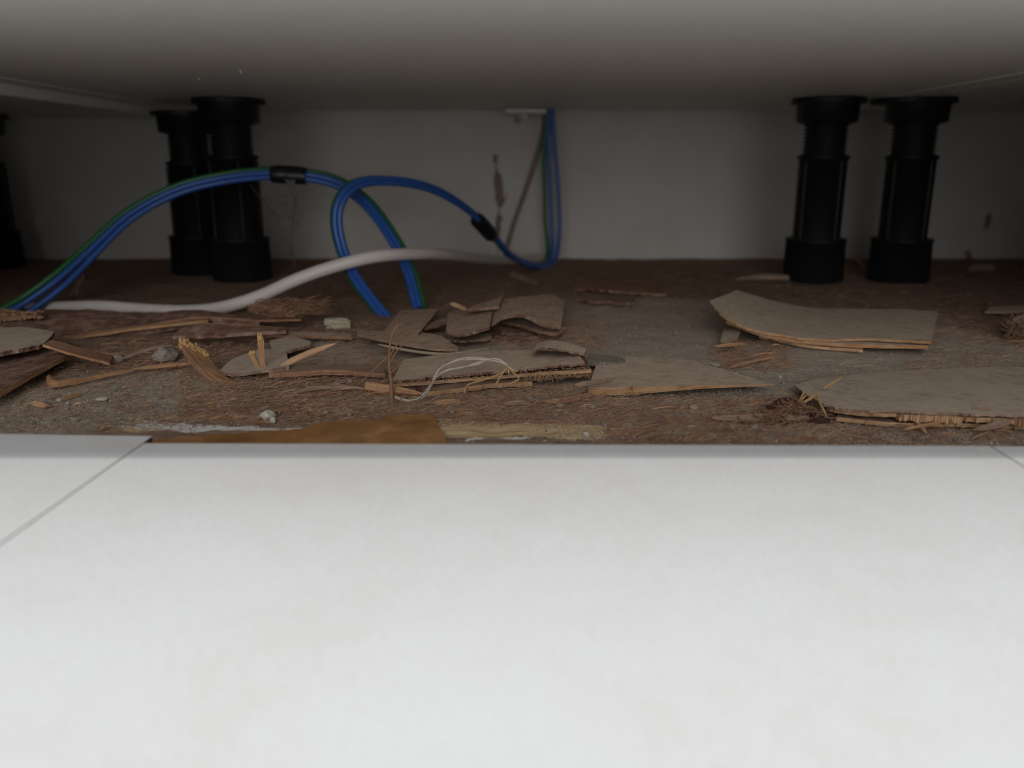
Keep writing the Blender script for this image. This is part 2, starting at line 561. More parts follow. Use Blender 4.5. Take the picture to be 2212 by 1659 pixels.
# laminate planks running towards the viewer; children of the floor
def plank(x0b, x1b, yb0, yb1, skew0, skew1, yfront=-1.6):
    """x at the back edge, y of the back corners; skew = change of x per metre of depth of each long edge."""
    mb = MB()
    a = [(x0b - skew0 * (yb0 - yfront), yfront), (x1b - skew1 * (yb1 - yfront), yfront), (x1b, yb1), (x0b, yb0)]
    v = [(x, y, ZL - 0.008) for x, y in a] + [(x, y, ZL) for x, y in a]
    mb.add(v, [(4, 5, 6, 7)], 0)
    mb.add(v, [(3, 2, 1, 0), (0, 1, 5, 4), (1, 2, 6, 5), (2, 3, 7, 6), (3, 0, 4, 7)], 1)
    o = mb.build('plank', ['laminate', 'core'], floor)
    return bevel(o, 0.0003, 2)
A0, A1 = G(331, 942, ZL), G(0, 1176, ZL)         # seam on one side
B0, B1 = G(2139, 963.5, ZL), G(2212, 1008, ZL)   # seam on the other
sa = (A0.x - A1.x) / (A0.y - A1.y)
sb = (B0.x - B1.x) / (B0.y - B1.y)
Lb = G(0, 937.5, ZL)
Mb = G(313, 957.5, ZL)
gap = 0.00042
xa = A0.x + sa * (Mb.y - A0.y)
plank(xa + gap / 2, B0.x - gap / 2, Mb.y, B0.y, sa, sb)
slope = (A0.y - Lb.y) / (A0.x - Lb.x)
plank(A0.x - 0.226, A0.x - gap / 2, A0.y - slope * 0.226, A0.y, sa, sa)
plank(B0.x + gap / 2, B0.x + 0.226, B0.y - 0.0003, B0.y - 0.0008, sb, sb)
for k in range(1, 4):
    plank(A0.x - 0.226 * (k + 1) - gap * k, A0.x - 0.226 * k - gap * k, A0.y - 0.001 * k, A0.y - 0.001 * k, sa, sa)
    plank(B0.x + 0.226 * k + gap * k, B0.x + 0.226 * (k + 1) + gap * k, B0.y - 0.001, B0.y - 0.001, sb, sb)

# back wall with dirt runs
def seg_dist(X, Z, pts):
    d = np.full(X.shape, 1e9)
    for (ax, az), (bx, bz) in zip(pts[:-1], pts[1:]):
        vx, vz = bx - ax, bz - az
        t = np.clip(((X - ax) * vx + (Z - az) * vz) / (vx * vx + vz * vz + 1e-12), 0, 1)
        d = np.minimum(d, np.hypot(X - ax - t * vx, Z - az - t * vz))
    return d
def wall_mask(X, Z):
    r = np.zeros(X.shape + (3,))
    def run(pts, wpx, amp):
        q = [V(a, b, YW) for a, b in pts]
        d = seg_dist(X, Z, [(p.x, p.z) for p in q])
        r[..., 0] += amp * np.exp(-(d / (wpx * YW / F)) ** 2)
    run([(1062, 285), (1070, 340)], 8, .35)
    run([(1070, 340), (1078, 430)], 7, .58)
    run([(1076, 385), (1080, 415)], 10, .7)
    run([(1078, 430), (1076, 560)], 8, .52)
    run([(1080, 470), (1050, 560)], 8, .35)
    run([(1115, 250), (1118, 262)], 12, .6)
    run([(1098, 420), (1085, 440)], 6, .5)
    run([(2132, 490), (2136, 465)], 7, .9)
    run([(2090, 545), (2098, 565)], 8, .8)
    run([(1205, 590), (1205, 560)], 8, .3)
    run([(700, 545), (720, 570)], 10, .4)
    return np.clip(r, 0, 1)
wx = np.concatenate([np.linspace(-0.98, -0.42, 40)[:-1], np.linspace(-0.42, 0.46, 380), np.linspace(0.46, 0.98, 40)[1:]])
wz = np.concatenate([np.linspace(-0.01, 0.15, 70), np.linspace(0.15, 1.0, 12)[1:]])
wall = grid_obj('wall_back', wx, wz, lambda x, z: (x, YW, z), 'wall', wall_mask)
for nm, x0, x1 in (('wall_left', -1.0, -0.98), ('wall_right', 0.98, 1.0)):
    mb = MB(); box(mb, (x0, 0.20, -0.01), (x1, YW, 1.0))
    mb.build(nm, 'wall')['kind'] = 'structure'

# ------------------------------------------------------------------ cabinets with their legs
L1, L2 = G(0, 183, H), G(400, 241, H)
R1, R2 = G(2212, 178, H), G(1930, 212, H)
XL = (L1.x + L2.x) / 2
XR = (R1.x + R2.x) / 2
print('cabinet edges', XL, XR, L1, L2, R1, R2)
HL = H - 0.0060                              # the neighbouring cabinet hangs a little lower

def lathe(mb, cx, cy, prof, seg=36, mi=0, smooth=True):
    vs = []
    for r, z in prof:
        for s in range(seg):
            a = 2 * math.pi * s / seg
            vs.append((cx + r * math.cos(a), cy + r * math.sin(a), z))
    fs = [(i * seg + s, i * seg + (s + 1) % seg, (i + 1) * seg + (s + 1) % seg, (i + 1) * seg + s) for i in range(len(prof) - 1) for s in range(seg)]
    mb.add(vs, fs, mi, None, smooth)
    mb.add([vs[s] for s in range(seg)], [tuple(reversed(range(seg)))], mi)
    mb.add([vs[(len(prof) - 1) * seg + s] for s in range(seg)], [tuple(range(seg))], mi)

LEGS = []
def leg(parent, cx, cy, top, label=None, plate_dx=0.0, collar_cut=False):
    """Adjustable plastic leg: tube with flats, threaded screw above, collar and plate at the top, socket foot below."""
    LEGS.append((cx, cy))
    s = top / 0.127
    zf, zt = 0.031 * s, 0.089 * s
    mb = MB()
    r = 0.0165
    lathe(mb, cx, cy, [(r, 0.004), (r, zt - 0.003), (r + 0.0012, zt - 0.003), (r + 0.0012, zt), (r - 0.002, zt)], 36)
    for k in range(4):
        a = math.pi / 2 * k + 0.5
        tube(mb, [Vector((cx + math.cos(a) * r, cy + math.sin(a) * r, zf)), Vector((cx + math.cos(a) * r, cy + math.sin(a) * r, zt - 0.004))], 0.0012, 2, 6)
    o = mb.build('leg', 'black_plastic', parent)
    if label: o['label'] = label
    mb = MB()
    rf = 0.0207
    lathe(mb, cx, cy, [(rf - 0.001, 0.0005), (rf + 0.0007, 0.002), (rf, zf - 0.002), (rf + 0.0008, zf - 0.0018), (rf + 0.0004, zf), (r, zf + 0.0003)])
    mb.build('foot', 'black_plastic', o)
    mb = MB()
    zc = top - 0.0165 * s
    prof = []
    z = zt - 0.006
    k = 0
    while z < zc + 0.002:
        prof += [(0.0135, z), (0.0150, z + 0.0007), (0.0150, z + 0.0014), (0.0135, z + 0.0021)]
        z += 0.0028
    lathe(mb, cx, cy, prof, 32)
    mb.build('screw', 'black_plastic', o)
    mb = MB()
    lathe(mb, cx, cy, [(0.0155, zc - 0.0005), (0.0205, zc + 0.001), (0.0212, top - 0.004), (0.0222, top - 0.0025)])
    mb.build('collar', 'black_plastic', o)
    mb = MB()
    n = 28
    pr = []
    for q in range(n):
        a = 2 * math.pi * q / n
        rr = 0.0250
        x = cx + math.cos(a) * rr + (plate_dx if math.cos(a) * plate_dx > 0 else 0)
        pr.append((x, cy + math.sin(a) * rr))
    v = [(x, y, top - 0.0032) for x, y in pr] + [(x, y, top - 0.0002) for x, y in pr]
    mb.add(v, [tuple(reversed(range(n))), tuple(range(n, 2 * n))] + [(q, (q + 1) % n, n + (q + 1) % n, n + q) for q in range(n)], 0)
    mb.build('mounting_plate', 'black_plastic', o)
    return o

def cabinet(name_label, x0, x1, z, drop_panel=None):
    e = empty('kitchen_cabinet', ((x0 + x1) / 2, (YC + 0.74) / 2, 0))
    tag(e, name_label, 'cabinet', 'kitchen base cabinets')
    yb = 0.745
    top = z + 0.72
    mb = MB(); box(mb, (x0 + 0.0185, YC + 0.020, z + 0.0006), (x1 - 0.0185, yb, z + 0.018)); bevel(mb.build('bottom_panel', 'melamine', e), 0.0006)
    for a in (x0, x1 - 0.018):
        mb = MB(); box(mb, (a, YC + 0.020, z), (a + 0.018, yb, top)); bevel(mb.build('side_panel', 'melamine', e), 0.0006)
    mb = MB(); box(mb, (x0 + 0.0185, yb - 0.008, z + 0.0185), (x1 - 0.0185, yb, top)); mb.build('back_panel', 'melamine', e)
    mb = MB(); box(mb, (x0 + 0.002, YC, z), (x1 - 0.002, YC + 0.019, top)); bevel(mb.build('door', 'melamine', e), 0.001)
    mb = MB(); box(mb, (x0, YC - 0.030, top + 0.0005), (x1, yb, top + 0.030)); mb.build('worktop', 'melamine', e)
    return e

main = cabinet('white cabinet whose pale underside spans the opening over the wires', XL, XR, H)
left_cab = cabinet('neighbouring cabinet in deep shade beyond the paired legs near the blue wires', -0.97, XL - 0.001, HL)
right_cab = cabinet('shaded neighbouring cabinet beside the two bare black legs with clear gap', XR + 0.001, 0.97, H)

def at_floor(px, py):
    return G(px, py, 0.002)
p = at_floor(505, 607); leg(main, p.x, p.y + 0.021, H, 'black adjustable plastic leg behind the blue cable arch')
p = at_floor(1777, 609); leg(main, p.x, p.y + 0.021, H, 'black adjustable plastic leg standing alone')
p = at_floor(412, 592); leg(left_cab, p.x, p.y + 0.021, HL, 'black leg partly hidden behind another leg')
p = at_floor(-42, 580); leg(left_cab, p.x, p.y + 0.021, HL, 'black leg in the dark corner')
p = at_floor(1967, 609); leg(right_cab, p.x, p.y + 0.021, H, 'black leg with wide mounting plate', -0.007)

# plinths still fixed below the neighbours
for x0, x1, z, lab in ((-0.97, XL + 0.004, HL, 'white plinth board closing the base of the cabinet with the paired legs'), (XR - 0.004, 0.97, H, 'white plinth board closing the base of the cabinet with the wide leg plate')):
    mb = MB(); box(mb, (x0, 0.2190, 0.0015), (x1, 0.2310, z - 0.001))
    tag(bevel(mb.build('plinth_board', 'melamine'), 0.0008), lab, 'plinth')

# ------------------------------------------------------------------ wires and cables
def bundle(name, path, label, cat, offs, n=90, r=0.0017, mats=None, twist=2.2, spread=None, labels=None):
    P = resample(path, n)
    e = empty(name, P[0])
    tag(e, label, cat)
    frames = []
    prev = None
    for i in range(n):
        tn = (P[min(i + 1, n - 1)] - P[max(i - 1, 0)]).normalized()
        ref = prev or Vector((0, -1, 0))
        nx = (ref - tn * ref.dot(tn)).normalized(); prev = nx
        frames.append((nx, tn.cross(nx)))
    for k, (ang, rad) in enumerate(offs):
        pts = []
        for i in range(n):
            t = i / (n - 1)
            a = ang + twist * math.sin(t * 5.1)
            rr = rad * (lerps(spread, t) if spread else 1)
            nx, ny = frames[i]
            pts.append(P[i] + nx * math.cos(a) * rr + ny * math.sin(a) * rr)
        mb = MB()
        tube(mb, pts, r, n, 10, 0, True, resm=False)
        o = mb.build('wire', mats[k], e)
        if labels: o['label'] = labels[k]
    return e, P, frames

def tape(parent, P, i0, i1, r, tail=None):
    mb = MB()
    tube(mb, P[i0:i1 + 1], r, 18, 12, 0, True, 0.95, 0, (0.9, 0.92), 0.08)
    if tail:                                 # loose end of the tape hanging down
        a, b = tail
        slab(mb, [a, b], [a + Vector((-0.002, 0.0005, 0.0045)), b + Vector((0.001, 0.0005, 0.0045))], 0.0006, 6, 3, 0.0004)
    return mb.build('tape', 'black_tape', parent)

path1 = [V(10, 690, 0.470), V(60, 662, 0.478), V(130, 610, 0.488), V(190, 553, 0.50), V(280, 468, 0.515), V(380, 414, 0.525), V(480, 388, 0.53), V(580, 377, 0.53), V(660, 381, 0.53),
         V(730, 398, 0.53), V(790, 440, 0.525), V(840, 505, 0.515), V(880, 580, 0.505), V(905, 668, 0.488)]
b1, P1, fr1 = bundle('blue_wire_arch', path1, 'blue and green wires arching from the bark over a black tape joint', 'wire', [(1.0, 0.0019), (-0.75, 0.0018), (-1.95, 0.0034)], r=0.0018,
                     mats=['blue_wire', 'blue_wire', 'green_wire'], twist=0.25, spread=[2.0, 1.7, 1.2, 1, 1, 0.95, 1, 1, 1, 1], labels=['blue wire', 'blue wire', 'green wire'])
def nearest(P, q):
    return min(range(len(P)), key=lambda i: (P[i] - q).length)
tape(b1, P1, nearest(P1, V(588, 377, .53)), nearest(P1, V(662, 381, .53)), 0.0056, (V(622, 402, 0.525), V(636, 402, 0.525)))

path2 = [V(842, 692, 0.462), V(808, 652, 0.472), V(770, 600, 0.482), V(742, 540, 0.488), V(729, 475, 0.49), V(740, 428, 0.492), V(775, 399, 0.50), V(830, 393, 0.512), V(900, 401, 0.53), V(960, 424, 0.55),
         V(1020, 465, 0.575), V(1065, 512, 0.60), V(1105, 556, 0.635), V(1150, 576, 0.672), V(1186, 574, 0.70), V(1198, 530, 0.715), V(1196, 420, 0.72), V(1190, 320, 0.72), V(1189, 236, 0.718)]
b2, P2, fr2 = bundle('blue_wire_loop', path2, 'blue and green wires looping over the white cable and rising along the wall', 'wire', [(0.85, 0.0019), (-0.85, 0.0019), (-1.9, 0.0032)], n=120, r=0.0018,
                     mats=['blue_wire', 'blue_wire', 'green_wire'], twist=0.35, spread=[1, 1, 1, 1, 1, 1, 1, 1.1, 1.2, 2.6, 2.2, 0.9], labels=['blue wire', 'blue wire', 'dark green wire'])
LEGS += [(q.x, q.y) for q in P2[:8] + P1[:6] + P1[-8:] + P2[78:100]]     # loose litter keeps clear of the wires' ends
tape(b2, P2, nearest(P2, V(1032, 476, .58)), nearest(P2, V(1062, 508, .598)), 0.0054)

def cable(name, path, r, mat, label, n=80, cat='cable'):
    mb = MB(); tube(mb, path, r, n, 14)
    return tag(mb.build(name, mat), label, cat)
cable('white_cable', [V(60, 668, 0.490), V(130, 664, 0.487), V(220, 662, 0.484), V(300, 668, 0.480), V(400, 672, 0.474), V(480, 664, 0.472), V(560, 640, 0.47), V(640, 604, 0.468), V(720, 576, 0.47), V(800, 556, 0.475),
                      V(870, 549, 0.49), V(950, 549, 0.525), V(1030, 558, 0.60), V(1090, 562, 0.668), V(1140, 562, 0.708), V(1172, 558, 0.738)], 0.0036, 'white_pvc', 'thick white cable snaking over the debris in front of the black legs')
cable('thin_cable', [V(1176, 240, 0.735), V(1172, 290, 0.744), V(1155, 350, 0.748), V(1132, 420, 0.750), V(1112, 475, 0.751), V(1096, 530, 0.75), V(1090, 566, 0.745)], 0.0018, 'dusty_cable', 'thin whitish cable running down the stained wall', 40)
mb = MB(); a, b = V(1092, 238, 0.715), V(1180, 238, 0.715)
box(mb, (a.x, 0.705, H - 0.0045), (b.x, 0.735, H - 0.0002))
box(mb, (a.x + 0.012, 0.712, H - 0.0075), (a.x + 0.018, 0.722, H - 0.0045))
tag(bevel(mb.build('cable_cover', 'white_plastic'), 0.001), 'small white plastic cover under the cabinet where the wires go up', 'cover')

# ------------------------------------------------------------------ larger boards
def plate_thing(name, label, layers, cat='board', part='ply', group=None):
    """layers: list of (front, back, t, mats, kwargs[, part name]); more than one layer makes an Empty with the layers as parts."""
    built = []
    if len(layers) == 1:
        fr, bk, t, mats, kw = layers[0][:5]
        mb = MB(); slab(mb, fr, bk, t, **kw)
        return tag(mb.build(name, mats), label, cat, group)
    c = sum((Vector(p) for p in layers[0][0]), Vector()) / len(layers[0][0])
    e = empty(name, (c.x, c.y, 0))
    tag(e, label, cat, group)
    for ly in layers:
        fr, bk, t, mats, kw = ly[:5]
        mb = MB(); slab(mb, fr, bk, t, **kw)
        mb.build(ly[5] if len(ly) > 5 else part, mats, e)
    return e

# wedge of plywood in the middle
wedge = plate_thing('plywood_wedge', 'flat plywood wedge with layered edge tapering to a thin point', [
    ([g(1271, 838, 3.4), g(1400, 835, 4.4), g(1540, 832, 5.2), g(1672, 829, 5.2)], [g(1292, 776, 3.0), g(1380, 770, 3.0), g(1500, 779, 3.4), g(1660, 826, 5.1)], [0.0030, 0.0031, 0.0022, 0.0012, 0.0008, 0.0005], ['dusty_top', 'ply_edge_dim'],
     dict(nu=60, nv=10, jag=0.0002, smooth=False))])

# delaminated board in the middle
mid = plate_thing('delaminated_plywood', 'delaminated plywood piece with dark split edge under the white fibre tangle', [
    ([g(846, 822, 6.0), g(960, 812, 6.5), g(1100, 800, 7.2), g(1264, 784, 8.4)], [g(872, 776, 5), g(990, 762, 5), g(1120, 756, 6), g(1246, 760, 8)], 0.0009, ['dusty_top', 'dark_wood'], dict(nu=90, nv=10, jag=0.0011)),
    ([g(832, 831, 4.0), g(960, 820, 4.4), g(1100, 809, 5.0), g(1277, 796, 6.2)], [g(872, 780, 4), g(990, 768, 4), g(1120, 762, 4.5), g(1262, 768, 6)], [0.0013, 0.0014, 0.0014, 0.0015], ['dark_wood', 'ply_edge'], dict(nu=90, nv=6, jag=0.0005)),
    ([g(850, 842, 2.0), g(960, 837, 2.2), g(1090, 823, 2.8), g(1278, 808, 3.9)], [g(880, 800, 2), g(990, 790, 2), g(1120, 780, 2.5), g(1268, 785, 3.5)], 0.0008, ['dark_wood', 'dark_wood'], dict(nu=90, nv=6, jag=0.0016)),
    ([g(915, 848, 2.6), g(990, 838, 2.8), g(1070, 828, 3.0), g(1150, 824, 3.0)], [g(930, 820, 1.8), g(1000, 812, 1.8), g(1070, 808, 1.8), g(1150, 806, 1.8)], 0.0018, ['splinter_dull', 'ply_edge_dim'], dict(nu=40, nv=4, jag=0.0006)),
])
mb = MB()
for k in range(150):
    x = random.uniform(1130, 1276)
    a = g(x, 812 - (x - 1130) * 0.072 + random.uniform(-3, 3), 4.5)
    fibres(mb, [a], 1, 0.003, 0.00022, 0, dirs=(0.2, -0.6, -0.7))
for k in range(120):
    x = random.uniform(850, 1260)
    a = g(x, 829 - (x - 850) * 0.088, 7.4)
    fibres(mb, [a], 1, 0.0022, 0.00018, 0, dirs=(0.2, -0.5, 0.1))
mb.build('fray', 'fray', mid)['kind'] = 'stuff'

plate_thing('arched_flake', 'arched brown wood flake on the end of the delaminated plywood', [
    ([g(1150, 760, 9), g(1172, 752, 11.5), g(1210, 755, 11.5), g(1262, 764, 9.5)], [g(1160, 742, 9), g(1185, 735, 11), g(1225, 740, 11), g(1268, 754, 9)], 0.0008, ['dusty_top', 'dark_wood'], dict(nu=40, nv=5, jag=0.0014))], 'flake')

# long curved plate in front of the legs
plate_thing('curved_plywood', 'long curved plywood sheet with lifted end in front of the black legs', [
    ([g(1532, 650, 17), g(1562, 682, 13.5), g(1620, 709, 9.5), g(1700, 726, 7), g(1790, 733, 6), g(1880, 732, 6), g(2012, 738, 6.5)],
     [g(1592, 627, 15), g(1630, 638, 12), g(1680, 652, 8.5), g(1750, 664, 6), g(1840, 668, 5.5), g(1930, 668, 5.5), g(2027, 672, 6)], 0.0011, ['grey_top', 'ply_edge_dim'], dict(nu=80, nv=10, jag=0.0007)),
    ([g(1570, 692, 11.0), g(1640, 718, 7.6), g(1720, 733, 5.4), g(1800, 741, 4.5), g(1880, 744, 4.4), g(2006, 746, 4.6)],
     [g(1620, 650, 9), g(1680, 665, 6.5), g(1750, 676, 4.6), g(1840, 680, 4), g(1930, 680, 4), g(2018, 684, 4.2)], 0.0016, ['grey_top', 'ply_edge_dim'], dict(nu=80, nv=8, jag=0.0003)),
    ([g(1640, 724, 5.0), g(1720, 740, 3.2), g(1790, 749, 2.6), g(1864, 755, 2.4)], [g(1680, 690, 4), g(1750, 700, 2.6), g(1800, 704, 2.0), g(1868, 706, 2)], 0.0014, ['splinter', 'ply_edge'], dict(nu=50, nv=5, jag=0.0008)),
], 'board')

# thick split board at the right
rb = plate_thing('split_plywood_board', 'wide split plywood board with gaping torn edge beside the tile joint', [
    ([g(1716, 832, 4.2), g(1752, 858, 5.4), g(1790, 876, 6.0), g(1850, 884, 6.4), g(1950, 887, 6.6), g(2100, 893, 6.6), g(2260, 899, 6.6)],
     [g(1720, 829, 4.0), g(1776, 818, 3), g(1830, 810, 2.6), g(1900, 804, 2.4), g(2000, 798, 2.2), g(2120, 794, 2.2), g(2270, 792, 2.2)], 0.0008, ['grey_top', 'splinter_dull'], dict(nu=140, nv=14, jag=0.0009)),
    ([g(1752, 864, 4.4), g(1800, 883, 4.9), g(1850, 888, 5.3), g(1950, 893, 5.4), g(2100, 901, 5.4), g(2260, 907, 5.4)],
     [g(1790, 840, 3.4), g(1840, 836, 3), g(1900, 834, 3), g(2000, 832, 3), g(2120, 832, 3), g(2270, 832, 3)], [0.0010, 0.0012, 0.0013, 0.0013, 0.0014, 0.0016, 0.0016], ['dark_wood', 'ply_edge'], dict(nu=140, nv=5, jag=0.0006)),
    ([g(1806, 902, 2.6), g(1860, 907, 2.4), g(1950, 914, 2.2), g(2080, 916, 2.6), g(2260, 920, 2.8)],
     [g(1830, 870, 2.4), g(1880, 868, 2.2), g(1960, 868, 2), g(2090, 870, 2), g(2270, 872, 2)], [0.0014, 0.0014, 0.0012, 0.0010, 0.0012], ['dark_wood', 'ply_edge'], dict(nu=100, nv=5, jag=0.0005)),
])
mb = MB()                                    # torn cross-grain blocks on the edge of the middle layer
x = 1944
while x < 2216:
    wd = random.uniform(3.5, 8)
    if 2078 < x < 2184 and random.random() < 0.6:
        x += wd; continue
    big = x < 2078 or x > 2186
    y0 = 893 + (x - 1944) * 0.047
    zt = 5.5 + random.uniform(-0.25, 0.15)
    hh = random.uniform(1.9, 2.7) * (1 if big else 0.6)
    a, b = g(x, y0 + 2 + random.uniform(-1.2, 1.2), zt), g(x + wd - 1.3, y0 + 2 + random.uniform(-1.2, 1.2), zt)
    slab(mb, [a, b], [a + Vector((0, .004, 0)), b + Vector((0, .004, 0))], hh * 0.001, 4, 2, 0.0004, 0, 0.0001)
    x += wd
o = mb.build('end_grain', ['fray', 'splinter_pale'], rb); o['kind'] = 'stuff'; o['label'] = 'row of torn cross-grain stubs'

# ------------------------------------------------------------------ boards and strips by the bark side
bp = plate_thing('bark_plank', 'dark stained wooden strip with frayed pale corner lying before the white cable', [
    ([V(-40, 706, .405), V(60, 712, .405), V(150, 722, .402), V(250, 712, .406), V(340, 700, .410), V(440, 688, .415), V(560, 692, .418)],
     [V(-40, 673, .425), V(40, 672, .425), V(110, 677, .425), V(200, 674, .427), V(300, 681, .429), V(420, 668, .432), V(575, 690, .428)], 0.004, ['dark_wood', 'dark_wood'], dict(nu=80, nv=8, jag=0.0008, wob=0.0012)),
    ([V(-40, 690, .408), V(0, 692, .408), V(40, 690, .409), V(88, 682, .412)], [V(-40, 671, .421), V(0, 669, .421), V(40, 670, .421), V(92, 675, .421)], 0.0012, ['fray', 'fray'], dict(nu=60, nv=8, jag=0.0016, wob=0.0022), 'frayed_corner'),
    ([V(112, 736, .397), V(200, 723, .400), V(300, 708, .403), V(450, 691, .409)], [V(112, 730, .402), V(200, 718, .404), V(300, 703, .407), V(450, 686, .413)], 0.0012, ['splinter', 'ply_edge_dim'], dict(nu=50, nv=4, jag=0.0003), 'edge_strip'),
], 'board')
mb = MB()
for k in range(90):
    rock(mb, V(random.uniform(-20, 92), random.uniform(672, 690), .4115) + Vector((0, random.uniform(-.001, .002), 0)), random.uniform(.0006, .0018), .0008, random.uniform(.0003, .0006), 0, .5, 1, random.gauss(0, .4))
mb.build('frayed_crumb', 'fray', bp)['kind'] = 'stuff'
plate_thing('curved_strip', 'dark curved strip with pale upper rim below the fibrous bark lump', [
    ([V(372, 726, .380), V(450, 724, .380), V(540, 718, .382), V(618, 713, .385)], [V(385, 712, .390), V(440, 699, .392), V(540, 704, .393), V(622, 709, .393)], 0.0016, ['dark_wood', 'dark_wood'], dict(nu=50, nv=6, jag=0.0005)),
    ([V(392, 712, .3905), V(440, 701, .3925), V(540, 706, .3935), V(612, 711, .3925)], [V(392, 709, .392), V(440, 697.5, .3935), V(540, 702.5, .3955), V(615, 708, .3950)], 0.0008, ['splinter', 'splinter'], dict(nu=50, nv=3, jag=0.0003), 'rim'),
], 'board')
plate_thing('layered_slat', 'thin layered slat tucked under the fibrous bark lump', [
    ([V(330, 700, .410), V(430, 684, .415), V(540, 690, .417), V(650, 690, .418)], [V(330, 694, .418), V(430, 676, .422), V(540, 684, .424), V(650, 686, .424)], 0.0010, ['dark_wood', 'splinter_red'], dict(nu=50, nv=4, jag=0.0005))], 'slat')

# fibrous bark lump
e = empty('bark_lump', G(610, 690))
tag(e, 'fuzzy brown bark lump resting over the end of the dark strips', 'bark')
mb = MB()
c = V(606, 663, .432)
SEED[0] = 300
rock(mb, c, 0.0155, 0.008, 0.0050, 0, 0.55, 3)
mb.build('bark_core', 'bark', e)
mb = MB()
for k in range(150):
    px = random.uniform(548, 668)
    py = random.uniform(648, 680)
    fibres(mb, [V(px, py, .426)], 1, 0.009, 0.00028, 0, dirs=(1.2, -0.15, random.uniform(-0.2, 0.35)))
for k in range(40):
    fibres(mb, [V(random.uniform(650, 690), random.uniform(652, 680), .428)], 1, 0.008, 0.0003, 0, dirs=(1, 0, 0.3))
o = mb.build('bark_fibre', 'bark', e); o['kind'] = 'stuff'

plate_thing('grey_board', 'grey dusty board end sloping beneath the frayed dark strip', [
    ([g(-60, 772, 9), g(0, 761, 9.5), g(60, 749, 10), g(92, 742, 10), g(110, 728, 10)], [g(-60, 705, 9), g(0, 708, 9), g(45, 707, 9.5), g(90, 711, 10), g(117, 716, 10)], 0.0018, ['grey_top', 'dark_wood'], dict(nu=44, nv=8, jag=0.001))], 'board')
plate_thing('brown_edged_board', 'shaded board with long diagonal pale edge below the grey board end', [
    ([g(-40, 868, 5), g(0, 847, 5.2), g(75, 805, 5.6), g(152, 762, 6)], [g(-60, 760, 4), g(0, 752, 4.5), g(70, 747, 5), g(140, 752, 6)], 0.0018, ['dark_wood', 'ply_edge'], dict(nu=50, nv=8, jag=0.0003, smooth=False))], 'board')

# ------------------------------------------------------------------ plates of veneer
plate_thing('veneer_chip', 'plain square veneer chip by the foot of the blue wires', [
    ([g(828, 716, 3.5), g(866, 719, 5), g(904, 720, 6.5)], [g(866, 670, 2.5), g(905, 668, 4), g(948, 668, 7)], 0.0012, ['veneer', 'dark_wood'], dict(nu=30, nv=6, jag=0.0004))], 'veneer chip', group='veneer chips')
plate_thing('veneer_chip', 'veneer chip with combed front edge leaning against the arched chip', [
    ([g(963, 714, 8), g(985, 722, 8), g(1010, 720, 8.5), g(1058, 706, 9.5)], [g(968, 676, 6), g(990, 670, 6.5), g(1020, 667, 7), g(1064, 668, 9.5)], 0.0013, ['veneer', 'dark_wood'], dict(nu=40, nv=7, jag=0.0009))], 'veneer chip', group='veneer chips')
plate_thing('veneer_chip', 'largest arched veneer chip, curling over a dark hollow', [
    ([g(1061, 700, 8), g(1089, 684, 12), g(1114, 680, 13.5), g(1140, 684, 13), g(1178, 702, 9), g(1212, 706, 8)], [g(1073, 649, 9), g(1100, 644, 12.5), g(1130, 640, 13.5), g(1160, 638, 13), g(1190, 636, 11), g(1220, 648, 9)], 0.0014, ['veneer', 'dark_wood'], dict(nu=50, nv=8, jag=0.0010))], 'veneer chip', group='veneer chips')
plate_thing('veneer_chip', 'narrow veneer chip peeking out behind the two combed chips', [
    ([g(1008, 668, 11), g(1040, 666, 11.5), g(1078, 662, 12)], [g(1030, 656, 10), g(1055, 650, 11), g(1088, 638, 12)], 0.0012, ['veneer', 'dark_wood'], dict(nu=24, nv=4, jag=0.0007))], 'veneer chip', group='veneer chips')
plate_thing('veneer_chip', 'dark veneer chip slipping out below the arched chip', [
    ([g(1085, 694, 5), g(1130, 704, 5), g(1170, 716, 4.5), g(1202, 722, 4)], [g(1092, 682, 6), g(1140, 690, 6), g(1180, 700, 5.5), g(1226, 708, 5)], 0.0012, ['veneer', 'splinter_red'], dict(nu=30, nv=4, jag=0.0007))], 'veneer chip', group='veneer chips')
plate_thing('veneer_strip', 'long pointed veneer strip lying behind the pale straw', [
    ([g(772, 722, 6), g(850, 739, 6.5), g(930, 751, 6.5), g(990, 755, 5)], [g(770, 713, 5), g(850, 717, 5), g(940, 722, 5), g(992, 750, 5)], 0.0010, ['veneer', 'splinter_dull'], dict(nu=44, nv=6, jag=0.0006))], 'veneer chip', group='veneer chips')
plate_thing('veneer_strip', 'torn veneer strip under the combed veneer chip', [
    ([g(966, 732, 3), g(1000, 735, 3), g(1062, 730, 3)], [g(966, 722, 2.6), g(1000, 722, 2.6), g(1062, 720, 2.6)], 0.0012, ['veneer', 'splinter_dull'], dict(nu=30, nv=4, jag=0.0014))], 'veneer chip', group='veneer chips')
plate_thing('veneer_sliver', 'dark sliver beside the plain square veneer chip', [
    ([g(912, 712, 5), g(940, 704, 5.5), g(968, 694, 6)], [g(930, 698, 5), g(950, 690, 5.5), g(972, 680, 6)], 0.0010, ['splinter_dull', 'dark_wood'], dict(nu=20, nv=4, jag=0.0007))], 'veneer chip', group='veneer chips')
plate_thing('grey_plate', 'dusty grey plate between the thick splinter and the upright splinters', [
    ([g(474, 800, 3.6), g(505, 806, 4), g(560, 799, 4.4), g(625, 791, 4.6)], [g(500, 777, 3), g(530, 765, 3.4), g(562, 755, 4), g(618, 757, 4.4)], 0.0014, ['grey_top', 'dark_wood'], dict(nu=40, nv=7, jag=0.0005))], 'plate')
